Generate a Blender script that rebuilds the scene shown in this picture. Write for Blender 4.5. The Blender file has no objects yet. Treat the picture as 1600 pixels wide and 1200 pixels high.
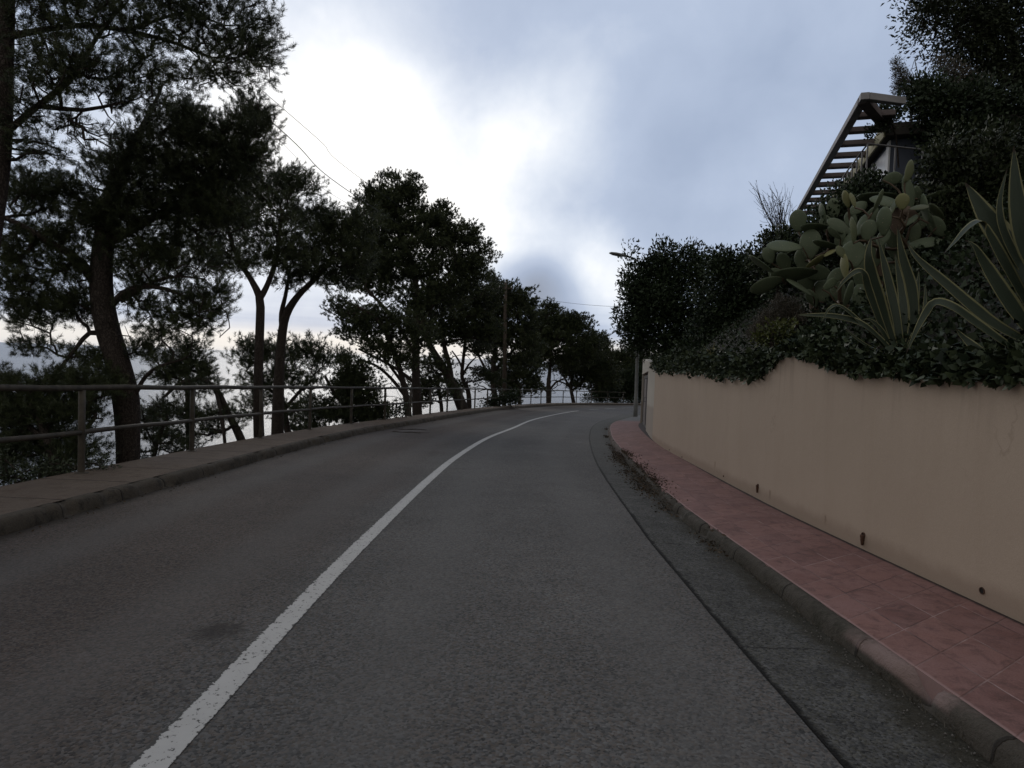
import bpy, math, random
import numpy as np
from mathutils import Vector

# ------------------------------------------------------------------ camera
F = 1000.0          # focal length in pixels of the 1600 px wide photograph
CH = 1.36           # eye height above the road
G = 0.0418          # the road falls away at 4.2 %
ROLL = math.atan(0.036)
CY = 562.0
PITCH = math.atan((600 - CY) / F * math.cos(ROLL))
sc = bpy.context.scene
COL = sc.collection


def ray(x, y):
    u = (x - 800) / F
    v = -(y - 600) / F
    c, s = math.cos(ROLL), math.sin(ROLL)
    a = u * c - v * s
    b = u * s + v * c
    p = PITCH
    return np.array([a, math.cos(p) + b * math.sin(p), -math.sin(p) + b * math.cos(p)])


def P(x, y, Y):
    d = ray(x, y)
    return np.array([0, 0, CH]) + d * (Y / d[1])


cam_d = bpy.data.cameras.new('camera')
cam = bpy.data.objects.new('camera', cam_d)
COL.objects.link(cam)
cam_d.sensor_fit = 'HORIZONTAL'
cam_d.sensor_width = 36
cam_d.lens = 36 * F / 1600
cam_d.clip_start = 0.05
cam_d.clip_end = 60000
cr = ray(1800, 600) - ray(800, 600)
cu = ray(800, -400) - ray(800, 600)
cf = ray(800, 600)
from mathutils import Matrix
M3 = Matrix((cr, cu, -cf)).transposed()
cam.matrix_world = Matrix.Translation((0, 0, CH)) @ M3.normalized().to_4x4()
sc.camera = cam

sc.view_settings.view_transform = 'Standard'
sc.view_settings.look = 'None'
sc.view_settings.exposure = 0.16
sc.view_settings.gamma = 1.0

SUN_AZ, SUN_EL = math.radians(-17), math.radians(21)
sun_dir = np.array([math.sin(SUN_AZ) * math.cos(SUN_EL), math.cos(SUN_AZ) * math.cos(SUN_EL), math.sin(SUN_EL)])


class NT:
    """small node helper"""
    def __init__(s, nt):
        s.nt = nt

    def n(s, t, **kw):
        nd = s.nt.nodes.new(t)
        for k, v in kw.items():
            if k.startswith('i_'):
                nd.inputs[k[2:].replace('_', ' ')].default_value = v
            else:
                setattr(nd, k, v)
        return nd

    def l(s, a, b):
        s.nt.links.new(a, b)

    def val(s, sock, v):
        if isinstance(v, (int, float)):
            sock.default_value = v
        elif isinstance(v, (tuple, list)):
            sock.default_value = v
        else:
            s.l(v, sock)

    def math(s, op, a, b=0.0, c=0.0, clamp=False):
        nd = s.nt.nodes.new('ShaderNodeMath')
        nd.operation = op
        nd.use_clamp = clamp
        s.val(nd.inputs[0], a)
        s.val(nd.inputs[1], b)
        s.val(nd.inputs[2], c)
        return nd.outputs[0]

    def noise(s, vec, scale, detail=4, rough=0.55, dist=0.0):
        nd = s.nt.nodes.new('ShaderNodeTexNoise')
        nd.inputs['Scale'].default_value = scale
        nd.inputs['Detail'].default_value = detail
        nd.inputs['Roughness'].default_value = rough
        nd.inputs['Distortion'].default_value = dist
        if vec is not None:
            s.l(vec, nd.inputs['Vector'])
        return nd.outputs[0]

    def ramp(s, fac, pts, interp='LINEAR'):
        nd = s.nt.nodes.new('ShaderNodeValToRGB')
        nd.color_ramp.interpolation = interp
        el = nd.color_ramp.elements
        while len(el) < len(pts):
            el.new(0.5)
        for e, (p, c) in zip(el, pts):
            e.position = p
            e.color = (c, c, c, 1) if isinstance(c, (int, float)) else (*c, 1)
        s.l(fac, nd.inputs[0])
        return nd.outputs[0]

    def mix(s, fac, a, b, mode='MIX'):
        nd = s.nt.nodes.new('ShaderNodeMix')
        nd.data_type = 'RGBA'
        nd.blend_type = mode
        s.val(nd.inputs[0], fac)
        for k, v in ((6, a), (7, b)):
            if isinstance(v, (tuple, list)) and len(v) == 3:
                v = (*v, 1)
            s.val(nd.inputs[k], v)
        return nd.outputs[2]

    def smooth(s, x, lo, hi):
        nd = s.nt.nodes.new('ShaderNodeMapRange')
        nd.interpolation_type = 'SMOOTHSTEP'
        s.val(nd.inputs[0], x)
        nd.inputs[1].default_value = lo
        nd.inputs[2].default_value = hi
        return nd.outputs[0]


# ------------------------------------------------------------------ world: cloudy sky
world = bpy.data.worlds.new('World')
sc.world = world
world.use_nodes = True
world.node_tree.nodes.clear()
w = NT(world.node_tree)
tc = w.n('ShaderNodeTexCoord')
DIR = tc.outputs['Generated']
sky = w.n('ShaderNodeTexSky', sky_type='NISHITA', sun_disc=False, sun_elevation=SUN_EL, sun_rotation=SUN_AZ)
sky.air_density = 1.0
sky.dust_density = 1.5
sep = w.n('ShaderNodeSeparateXYZ')
w.l(DIR, sep.inputs[0])
DZ = sep.outputs[2]
zc = w.math('ADD', w.math('MAXIMUM', DZ, 0.0), 0.16)
div = w.n('ShaderNodeVectorMath', operation='DIVIDE')
w.l(DIR, div.inputs[0])
cmb = w.n('ShaderNodeCombineXYZ')
for i in range(3):
    w.l(zc, cmb.inputs[i])
w.l(cmb.outputs[0], div.inputs[1])
CP = div.outputs[0]                                   # direction projected on the cloud layer
n1 = w.noise(CP, 0.75, 5, 0.5, 0.1)
n2 = w.noise(CP, 2.3, 4, 0.5, 0.0)
warp = w.noise(DIR, 5.0, 5, 0.55)
n3 = w.noise(DIR, 4.2, 5, 0.5, 0.35)
n4 = w.noise(DIR, 10.0, 6, 0.55, 0.3)
base = w.math('ADD', w.math('MULTIPLY', w.math('SUBTRACT', n1, 0.5), 0.35), w.math('MULTIPLY', w.math('ADD', w.math('SUBTRACT', n3, 0.5), w.math('MULTIPLY', w.math('SUBTRACT', n4, 0.5), 0.7)), 0.50))
tot = base


def lobe(px, py, k, amp):
    global tot
    d = ray(px, py)
    d = d / np.linalg.norm(d)
    dp = w.n('ShaderNodeVectorMath', operation='DOT_PRODUCT')
    w.l(DIR, dp.inputs[0])
    dp.inputs[1].default_value = tuple(d)
    x = w.math('SUBTRACT', 1.0, dp.outputs['Value'])
    x = w.math('ADD', x, w.math('MULTIPLY', w.math('SUBTRACT', warp, 0.5), 2.6 / k))
    e = w.math('POWER', 2.718, w.math('MULTIPLY', w.math('MAXIMUM', x, 0.0), -k))
    tot = w.math('ADD', tot, w.math('MULTIPLY', e, amp))


LOBES = [(440, 200, 8, 0.22), (480, 240, 60, 0.62), (560, 250, 110, 0.45), (620, 300, 170, 0.45), (690, 345, 300, 0.4), (765, 388, 420, 0.6),
         (835, 382, 900, 0.6), (910, 405, 700, 0.75), (960, 455, 420, 0.7), (880, 140, 260, 0.2), (850, 175, 420, 0.25), (785, 225, 420, 0.3), (900, 290, 300, 0.12),
         (770, 60, 120, -0.06), (680, 110, 160, -0.04), (1090, 150, 110, -0.14), (1050, 300, 160, -0.10), (840, 438, 600, -0.95), (870, 470, 700, -0.3),
         (1050, 20, 160, 0.16), (1300, 200, 20, -0.08), (1180, 330, 90, 0.12), (950, 525, 500, -0.3), (540, 560, 60, 0.05), (300, 560, 60, 0.02),
         (60, 300, 16, 0.1), (490, 325, 400, -0.35), (480, 480, 90, -0.22), (520, 60, 90, -0.12)]
for lb in LOBES:
    lobe(*lb)
# overcast: darker overhead and behind, long bands near the horizon
band = w.noise(w.mix(1.0, DIR, (1.2, 1.2, 26.0), 'MULTIPLY'), 1.6, 4, 0.6)
hz = w.math('SUBTRACT', 1.0, w.smooth(DZ, 0.02, 0.14))
tot = w.math('ADD', tot, w.math('MULTIPLY', w.math('MULTIPLY', w.math('SUBTRACT', band, 0.47), 0.8), hz))
cloud = w.ramp(w.math('ADD', w.math('MULTIPLY', tot, 0.5), 0.38),
               [(0.0, (0.24, 0.285, 0.38)), (0.28, (0.315, 0.385, 0.525)), (0.45, (0.425, 0.50, 0.645)), (0.62, (0.66, 0.72, 0.82)),
                (0.8, (0.93, 0.95, 0.98)), (1.0, (1.04, 1.04, 1.03))])
fw = w.n('ShaderNodeVectorMath', operation='DOT_PRODUCT')
w.l(DIR, fw.inputs[0])
fw.inputs[1].default_value = (0, 0.94, 0.34)
ovc = w.math('SUBTRACT', 1.0, w.smooth(fw.outputs['Value'], 0.25, 0.72))   # denser, more neutral overcast overhead and behind
cloud = w.mix(w.math('MULTIPLY', ovc, 0.9), cloud, w.mix(n1, (0.36, 0.345, 0.325), (0.62, 0.60, 0.57)))
warm = w.math('MULTIPLY', w.math('SUBTRACT', 1.0, w.smooth(w.math('ABSOLUTE', w.math('SUBTRACT', DZ, 0.012)), 0.004, 0.035)), 0.55)
cloud = w.mix(warm, cloud, (0.98, 0.90, 0.76))
cl10 = w.mix(1.0, cloud, (10.0, 10.0, 10.0), 'MULTIPLY')
veil = w.mix(0.97, sky.outputs[0], cl10)              # thin gaps let a little of the blue sky through
bg = w.n('ShaderNodeBackground')
bg.inputs['Strength'].default_value = 0.1
w.l(veil, bg.inputs['Color'])
wo = w.n('ShaderNodeOutputWorld')
w.l(bg.outputs[0], wo.inputs[0])

sun_l = bpy.data.lights.new('sun', 'SUN')
sun_l.energy = 0.5
sun_l.angle = math.radians(24)
sun_l.color = (1.0, 0.95, 0.88)
sun = bpy.data.objects.new('sun', sun_l)
COL.objects.link(sun)
sun.rotation_euler = Vector(-sun_dir).to_track_quat('-Z', 'Y').to_euler()

# ------------------------------------------------------------------ mesh helpers
rng = np.random.default_rng(7)
random.seed(7)


def tag(o, label=None, cat=None, group=None, kind=None):
    if label:
        o['label'] = label
    if cat:
        o['category'] = cat
    if group:
        o['group'] = group
    if kind:
        o['kind'] = kind
    return o


def empty(name, loc, label=None, cat=None, group=None):
    o = bpy.data.objects.new(name, None)
    o.empty_display_size = 0.2
    COL.objects.link(o)
    o.location = tuple(float(c) for c in loc)
    return tag(o, label, cat, group)


def mk(name, verts, faces, mat, parent=None, uvs=None, smooth=False, attr=None):
    """verts (n,3) in world coordinates, faces = (m,k) array or list of tuples"""
    v = np.asarray(verts, dtype=np.float64)
    if parent is not None:
        off = np.array(parent.location)
        if parent.parent is not None:
            off = off + np.array(parent.parent.location)
        v = v - off
    me = bpy.data.meshes.new(name)
    if isinstance(faces, np.ndarray):
        m, k = faces.shape
        me.vertices.add(len(v))
        me.vertices.foreach_set('co', v.astype(np.float32).ravel())
        me.loops.add(m * k)
        me.loops.foreach_set('vertex_index', faces.astype(np.int32).ravel())
        me.polygons.add(m)
        me.polygons.foreach_set('loop_start', np.arange(0, m * k, k, dtype=np.int32))
        try:
            me.polygons.foreach_set('loop_total', np.full(m, k, dtype=np.int32))
        except Exception:
            pass
        flat = faces.ravel()
    else:
        me.from_pydata([tuple(p) for p in v], [], [tuple(f) for f in faces])
        flat = np.array([i for f in faces for i in f])
    if uvs is not None:
        ul = me.uv_layers.new(name='UVMap')
        ul.data.foreach_set('uv', np.asarray(uvs, dtype=np.float32)[flat].ravel())
    if attr is not None:
        a = me.attributes.new('tint', 'FLOAT', 'POINT')
        a.data.foreach_set('value', np.asarray(attr, dtype=np.float32))
    me.update(calc_edges=True)
    me.validate()
    if smooth:
        me.polygons.foreach_set('use_smooth', np.ones(len(me.polygons), dtype=bool))
    if mat:
        me.materials.append(mat)
    o = bpy.data.objects.new(name, me)
    COL.objects.link(o)
    if parent is not None:
        o.parent = parent
    return o


class MB:
    def __init__(s):
        s.v = []
        s.f = []
        s.n = 0

    def add(s, verts, faces):
        s.v.extend([tuple(p) for p in verts])
        s.f.extend([tuple(i + s.n for i in f) for f in faces])
        s.n += len(verts)

    def box(s, c, ax, ay, az, hx, hy, hz, bev=0.0):
        c, ax, ay, az = (np.array(q, dtype=float) for q in (c, ax, ay, az))
        if bev <= 0:
            vs = [c + ax * hx * i + ay * hy * j + az * hz * k for k in (-1, 1) for j in (-1, 1) for i in (-1, 1)]
            s.add(vs, [(0, 2, 3, 1), (4, 5, 7, 6), (0, 1, 5, 4), (2, 6, 7, 3), (0, 4, 6, 2), (1, 3, 7, 5)])
            return
        b = bev
        prof = [(-hx + b, -hy), (hx - b, -hy), (hx, -hy + b), (hx, hy - b), (hx - b, hy), (-hx + b, hy), (-hx, hy - b), (-hx, -hy + b)]
        ins = [(np.sign(px) * (abs(px) - b), np.sign(py) * (abs(py) - b)) for px, py in prof]
        rings = [(ins, -hz), (prof, -hz + b), (prof, hz - b), (ins, hz)]
        vs, fs = [], []
        for pr, z in rings:
            for px, py in pr:
                vs.append(c + ax * px + ay * py + az * z)
        for r in range(3):
            for i in range(8):
                j = (i + 1) % 8
                fs.append((r * 8 + i, r * 8 + j, r * 8 + 8 + j, r * 8 + 8 + i))
        fs.append(tuple(range(7, -1, -1)))
        fs.append(tuple(range(24, 32)))
        s.add(vs, fs)

    def tube(s, pts, rads, n=8, caps=True):
        v, f = tube_arr(np.asarray(pts, float), np.broadcast_to(np.asarray(rads, float), (len(pts),)), n)
        f = [tuple(q) for q in f]
        if caps:
            f.append(tuple(range(n - 1, -1, -1)))
            f.append(tuple(range(len(v) - n, len(v))))
        s.add(v, f)

    def build(s, name, mat, parent=None, smooth=False, uvs=None):
        return mk(name, np.array(s.v), s.f, mat, parent, uvs, smooth)


def tube_arr(pts, rads, n=8):
    m = len(pts)
    t = np.gradient(pts, axis=0)
    t /= np.linalg.norm(t, axis=1)[:, None] + 1e-9
    a = np.array([0, 0, 1.0]) if abs(t[0][2]) < 0.9 else np.array([1.0, 0, 0])
    u = np.cross(a, t[0])
    u /= np.linalg.norm(u)
    ang = np.linspace(0, 2 * math.pi, n, endpoint=False)
    vs = []
    for i in range(m):
        u = u - t[i] * np.dot(u, t[i])
        u /= np.linalg.norm(u) + 1e-9
        b = np.cross(t[i], u)
        vs.append(pts[i] + rads[i] * (np.cos(ang)[:, None] * u + np.sin(ang)[:, None] * b))
    vs = np.concatenate(vs)
    i0 = (np.arange(m - 1)[:, None] * n + np.arange(n)[None]).ravel()
    i1 = (np.arange(m - 1)[:, None] * n + (np.arange(n)[None] + 1) % n).ravel()
    fs = np.stack([i0, i1, i1 + n, i0 + n], 1)
    return vs, fs


def spline(pts, step):
    """Catmull-Rom through pts (k,d), resampled at about step"""
    p = np.asarray(pts, float)
    if len(p) == 2:
        k = max(2, int(np.linalg.norm(p[1] - p[0]) / step) + 1)
        return p[0] + (p[1] - p[0]) * np.linspace(0, 1, k)[:, None]
    q = np.vstack([2 * p[0] - p[1], p, 2 * p[-1] - p[-2]])
    out = []
    for i in range(1, len(q) - 2):
        L = np.linalg.norm(q[i + 1][:3] - q[i][:3])
        k = max(1, int(round(L / step)))
        for t in np.arange(k) / k:
            a, b, c, d = q[i - 1], q[i], q[i + 1], q[i + 2]
            out.append(0.5 * ((2 * b) + (c - a) * t + (2 * a - 5 * b + 4 * c - d) * t * t + (3 * b - a - 3 * c + d) * t ** 3))
    out.append(q[-2])
    return np.array(out)


# ------------------------------------------------------------------ materials
def mat(name):
    m = bpy.data.materials.new(name)
    m.use_nodes = True
    nt = m.node_tree
    b = nt.nodes['Principled BSDF']
    return m, NT(nt), b


def bump(t, b, h, dist, strength=1.0, prev=None):
    nd = t.n('ShaderNodeBump')
    nd.inputs['Distance'].default_value = dist
    nd.inputs['Strength'].default_value = strength
    t.l(h, nd.inputs['Height'])
    if prev is not None:
        t.l(prev, nd.inputs['Normal'])
    t.l(nd.outputs[0], b.inputs['Normal'])
    return nd.outputs[0]


def simple(name, col, rough=0.7, var=0.25, scale=6.0, metal=0.0, bd=0.002, spec=0.3):
    m, t, b = mat(name)
    tc = t.n('ShaderNodeTexCoord')
    n = t.noise(tc.outputs['Object'], scale, 6, 0.6)
    f = t.ramp(n, [(0.3, 1 - var), (0.7, 1 + var)])
    t.l(t.mix(1.0, (*col, 1), f, 'MULTIPLY'), b.inputs['Base Color'])
    b.inputs['Roughness'].default_value = rough
    b.inputs['Metallic'].default_value = metal
    b.inputs['Specular IOR Level'].default_value = spec
    if bd:
        bump(t, b, t.noise(tc.outputs['Object'], scale * 8, 4, 0.6), bd)
    return m


def asphalt_nodes(t, vec, dark, light, brown):
    big = t.noise(vec, 0.35, 4, 0.6)
    mid = t.noise(vec, 2.2, 5, 0.65)
    vor = t.n('ShaderNodeTexVoronoi', feature='F1')
    vor.inputs['Scale'].default_value = 78
    t.l(vec, vor.inputs['Vector'])
    stone = t.n('ShaderNodeSeparateColor')
    t.l(vor.outputs['Color'], stone.inputs[0])
    c = t.mix(t.ramp(stone.outputs[0], [(0.0, 0.0), (1.0, 1.0)]), (*dark, 1), (*light, 1))
    c = t.mix(t.math('MULTIPLY', t.ramp(stone.outputs[1], [(0.55, 0.0), (0.75, 1.0)]), 0.45), c, (*brown, 1))
    c = t.mix(1.0, c, t.ramp(big, [(0.3, 0.80), (0.7, 1.18)]), 'MULTIPLY')
    c = t.mix(1.0, c, t.ramp(mid, [(0.25, 0.86), (0.75, 1.14)]), 'MULTIPLY')
    pits = t.math('SUBTRACT', 1.0, t.smooth(t.noise(vec, 52, 3, 0.75), 0.33, 0.42))
    c = t.mix(t.math('MULTIPLY', pits, 0.8), c, (0.008, 0.008, 0.008, 1))
    h = t.math('ADD', t.math('MULTIPLY', vor.outputs['Distance'], -0.8), t.math('MULTIPLY', pits, -0.8))
    return c, h, pits


def m_asphalt():
    m, t, b = mat('asphalt')
    tc = t.n('ShaderNodeTexCoord')
    v = tc.outputs['Object']
    c, h, _ = asphalt_nodes(t, v, (0.036, 0.035, 0.034), (0.114, 0.110, 0.106), (0.10, 0.078, 0.060))
    # seaward lane tinted darker and browner, an oil stain, faint seal lines
    sp = t.n('ShaderNodeSeparateXYZ')
    t.l(v, sp.inputs[0])
    # narrow wheel tracks polished a little lighter
    uv = t.n('ShaderNodeSeparateXYZ')
    t.l(tc.outputs['UV'], uv.inputs[0])
    u = uv.outputs[0]
    left = t.math('SUBTRACT', 1.0, t.smooth(t.math('ADD', u, t.math('MULTIPLY', t.noise(v, 0.8, 4, 0.6), 0.9)), 2.6, 3.4))
    c = t.mix(t.math('MULTIPLY', left, 0.9), c, t.mix(1.0, c, (0.80, 0.68, 0.62, 1), 'MULTIPLY'))
    # wheel paths of the two lanes, rubbed slightly lighter and smoother
    wp = 0.0
    for cu_ in (0.75, 2.15, 3.55, 4.9):
        g_ = t.math('SUBTRACT', 1.0, t.smooth(t.math('ABSOLUTE', t.math('SUBTRACT', t.math('ADD', u, t.math('MULTIPLY', t.noise(v, 0.5, 3, 0.6), 0.3)), cu_ + 0.15)), 0.05, 0.42))
        wp = t.math('MAXIMUM', wp, g_)
    c = t.mix(t.math('MULTIPLY', wp, 0.32), c, (0.105, 0.10, 0.095, 1))
    # a long thin crack and a cold joint
    ck = t.math('ABSOLUTE', t.math('SUBTRACT', t.math('ADD', u, t.math('MULTIPLY', t.noise(v, 1.1, 6, 0.75), 0.8)), 1.9))
    ckf = t.math('MULTIPLY', t.math('SUBTRACT', 1.0, t.smooth(ck, 0.003, 0.010)), t.ramp(t.noise(v, 0.35, 3, 0.6), [(0.5, 0.0), (0.58, 0.7)]))
    c = t.mix(ckf, c, (0.012, 0.011, 0.010, 1))
    stain = t.n('ShaderNodeVectorMath', operation='DISTANCE')
    t.l(v, stain.inputs[0])
    stain.inputs[1].default_value = (-1.53, 3.35, -0.14)
    sn = t.math('ADD', stain.outputs['Value'], t.math('MULTIPLY', t.math('SUBTRACT', t.noise(v, 9, 5, 0.7), 0.5), 0.35))
    sf = t.math('SUBTRACT', 1.0, t.smooth(sn, 0.02, 0.22))
    c = t.mix(t.math('MULTIPLY', sf, 0.7), c, (0.018, 0.014, 0.012, 1))
    # dark drips / patches
    pt = t.ramp(t.noise(v, 1.3, 6, 0.7), [(0.62, 0.0), (0.72, 0.45)])
    c = t.mix(pt, c, t.mix(1.0, c, (0.66, 0.62, 0.6, 1), 'MULTIPLY'))
    # grime against the seaward kerb
    gk = t.math('SUBTRACT', 1.0, t.smooth(t.math('ADD', u, t.math('MULTIPLY', t.noise(v, 3, 5, 0.7), 0.25)), 0.12, 0.38))
    c = t.mix(t.math('MULTIPLY', gk, 0.75), c, (0.022, 0.018, 0.013, 1))
    t.l(c, b.inputs['Base Color'])
    b.inputs['Roughness'].default_value = 0.85
    b.inputs['Specular IOR Level'].default_value = 0.25
    bump(t, b, h, 0.004, 0.8)
    return m


def m_gutter():
    m, t, b = mat('gutter_concrete')
    tc = t.n('ShaderNodeTexCoord')
    v = tc.outputs['Object']
    c, h, _ = asphalt_nodes(t, v, (0.030, 0.030, 0.029), (0.100, 0.099, 0.096), (0.075, 0.070, 0.052))
    c = t.mix(1.0, c, t.ramp(t.noise(v, 5, 6, 0.7), [(0.3, 0.7), (0.7, 1.25)]), 'MULTIPLY')
    uv = t.n('ShaderNodeSeparateXYZ')
    t.l(tc.outputs['UV'], uv.inputs[0])
    u, vv = uv.outputs[0], uv.outputs[1]
    wob = t.math('MULTIPLY', t.math('SUBTRACT', t.noise(v, 9, 6, 0.8), 0.5), 0.10)
    joint = t.math('SUBTRACT', 1.0, t.smooth(t.math('ADD', u, wob), 0.010, 0.040))
    c = t.mix(joint, c, (0.006, 0.0055, 0.005, 1))
    # transverse cracks
    cr1 = t.math('ABSOLUTE', t.math('SUBTRACT', t.math('FRACT', t.math('ADD', t.math('DIVIDE', vv, 2.3), t.math('MULTIPLY', t.noise(v, 2.0, 5, 0.7), 0.05))), 0.5))
    cr = t.math('SUBTRACT', 1.0, t.smooth(cr1, 0.0015, 0.004))
    c = t.mix(t.math('MULTIPLY', cr, 0.8), c, (0.01, 0.009, 0.008, 1))
    # soil and moss lying along the kerb
    e = t.math('SUBTRACT', uv.outputs[2] if False else t.math('MULTIPLY', u, 1.0), t.math('MULTIPLY', t.noise(v, 2.6, 6, 0.75), 0.55))
    soil = t.smooth(e, 0.10, 0.27)
    soilc = t.mix(t.noise(v, 30, 5, 0.7), (0.012, 0.012, 0.007, 1), (0.045, 0.038, 0.026, 1))
    c = t.mix(t.math('MULTIPLY', soil, 0.9), c, soilc)
    peb = t.ramp(t.noise(v, 60, 2, 0.5), [(0.70, 0.0), (0.73, 0.8)])
    c = t.mix(t.math('MULTIPLY', peb, 0.5), c, (0.16, 0.15, 0.13, 1))
    c = t.mix(t.math('MULTIPLY', t.smooth(vv, 7, 16), 0.55), c, t.mix(t.noise(v, 3, 5, 0.7), (0.07, 0.07, 0.065, 1), (0.125, 0.12, 0.11, 1)))
    t.l(c, b.inputs['Base Color'])
    b.inputs['Roughness'].default_value = 0.9
    b.inputs['Specular IOR Level'].default_value = 0.2
    hh = t.math('SUBTRACT', t.math('ADD', h, t.math('MULTIPLY', t.noise(v, 22, 5, 0.7), 1.4)), t.math('MULTIPLY', joint, 3.0))
    bump(t, b, hh, 0.006, 0.9)
    return m


def m_paint():
    m, t, b = mat('road_paint')
    tc = t.n('ShaderNodeTexCoord')
    v = tc.outputs['Object']
    n = t.noise(v, 38, 4, 0.75)
    uv = t.n('ShaderNodeSeparateXYZ')
    t.l(tc.outputs['UV'], uv.inputs[0])
    edge = t.math('ABSOLUTE', t.math('SUBTRACT', uv.outputs[0], 0.075))
    wear = t.math('ADD', n, t.math('MULTIPLY', t.smooth(edge, 0.050, 0.078), 0.26))
    wf = t.smooth(wear, 0.58, 0.64)
    c0 = t.mix(t.noise(v, 4, 5, 0.6), (0.33, 0.32, 0.305, 1), (0.45, 0.44, 0.42, 1))
    c = t.mix(wf, c0, (0.05, 0.048, 0.045, 1))
    t.l(c, b.inputs['Base Color'])
    b.inputs['Roughness'].default_value = 0.7
    b.inputs['Specular IOR Level'].default_value = 0.2
    bump(t, b, t.math('SUBTRACT', t.noise(v, 90, 3, 0.6), t.math('MULTIPLY', wf, 1.0)), 0.002, 0.8)
    return m


def m_tiles():
    m, t, b = mat('red_paving_tiles')
    tc = t.n('ShaderNodeTexCoord')
    v = tc.outputs['Object']
    uv = t.n('ShaderNodeSeparateXYZ')
    t.l(tc.outputs['UV'], uv.inputs[0])
    u = uv.outputs[0]
    vv = t.math('SUBTRACT', uv.outputs[1], t.math('MULTIPLY', u, 0.72))
    S = 0.305
    U = t.math('DIVIDE', t.math('ADD', u, 0.055), S)
    V = t.math('DIVIDE', t.math('ADD', vv, 0.07), S)
    wb = t.math('MULTIPLY', t.math('SUBTRACT', t.noise(v, 5, 4, 0.6), 0.5), 0.03)
    fu = t.math('ABSOLUTE', t.math('SUBTRACT', t.math('FRACT', t.math('ADD', U, wb)), 0.5))
    fv = t.math('ABSOLUTE', t.math('SUBTRACT', t.math('FRACT', t.math('ADD', V, wb)), 0.5))
    edge = t.math('MAXIMUM', fu, fv)
    j = t.smooth(edge, 0.474, 0.493)
    idv = t.n('ShaderNodeCombineXYZ')
    t.l(t.math('FLOOR', U), idv.inputs[0])
    t.l(t.math('FLOOR', V), idv.inputs[1])
    wn = t.n('ShaderNodeTexWhiteNoise')
    t.l(idv.outputs[0], wn.inputs['Vector'])
    r1 = wn.outputs['Value']
    c = t.mix(r1, (0.135, 0.066, 0.057, 1), (0.20, 0.102, 0.086, 1))
    c = t.mix(t.ramp(t.noise(v, 3.2, 6, 0.7), [(0.35, 0.0), (0.7, 0.75)]), c, (0.22, 0.125, 0.115, 1))
    c = t.mix(t.ramp(t.noise(v, 9, 6, 0.75, 0.6), [(0.48, 0.0), (0.66, 0.75)]), c, (0.085, 0.045, 0.040, 1))
    c = t.mix(1.0, c, t.ramp(t.noise(v, 120, 3, 0.6), [(0.3, 0.85), (0.7, 1.15)]), 'MULTIPLY')
    jf = t.ramp(t.noise(v, 6, 5, 0.7), [(0.38, 0.12), (0.6, 0.95)])
    jc = t.mix(t.ramp(t.noise(v, 2.5, 3, 0.6), [(0.45, 0.0), (0.6, 1.0)]), (0.075, 0.045, 0.042, 1), (0.30, 0.205, 0.19, 1))
    c = t.mix(t.math('MULTIPLY', j, jf), c, jc)
    # mortar edge by the kerb, near-black strip along the wall
    em = t.math('SUBTRACT', 1.0, t.smooth(t.math('ADD', u, t.math('MULTIPLY', t.noise(v, 4, 5, 0.7), 0.03)), 0.022, 0.038))
    c = t.mix(t.math('MULTIPLY', em, 0.7), c, (0.30, 0.20, 0.185, 1))
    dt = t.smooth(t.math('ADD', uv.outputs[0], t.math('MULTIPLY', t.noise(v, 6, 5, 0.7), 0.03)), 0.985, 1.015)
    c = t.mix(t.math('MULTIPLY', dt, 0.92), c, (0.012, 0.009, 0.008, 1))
    # cement patches, fallen dirt
    sp = t.ramp(t.noise(v, 26, 3, 0.6), [(0.71, 0.0), (0.75, 0.7)])
    c = t.mix(sp, c, (0.05, 0.028, 0.024, 1))
    # beyond the gate the pavement is plain grey concrete
    sx = t.n('ShaderNodeSeparateXYZ')
    t.l(v, sx.inputs[0])
    far = t.smooth(sx.outputs[1], 25.5, 27.5)
    c = t.mix(far, c, (0.10, 0.095, 0.09, 1))
    t.l(c, b.inputs['Base Color'])
    b.inputs['Roughness'].default_value = 0.8
    b.inputs['Specular IOR Level'].default_value = 0.25
    hh = t.math('SUBTRACT', t.math('ADD', t.math('MULTIPLY', t.noise(v, 60, 4, 0.6), 0.4), t.math('MULTIPLY', r1, 0.5)), t.math('MULTIPLY', j, 1.0))
    bump(t, b, hh, 0.004, 0.7)
    return m


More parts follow.
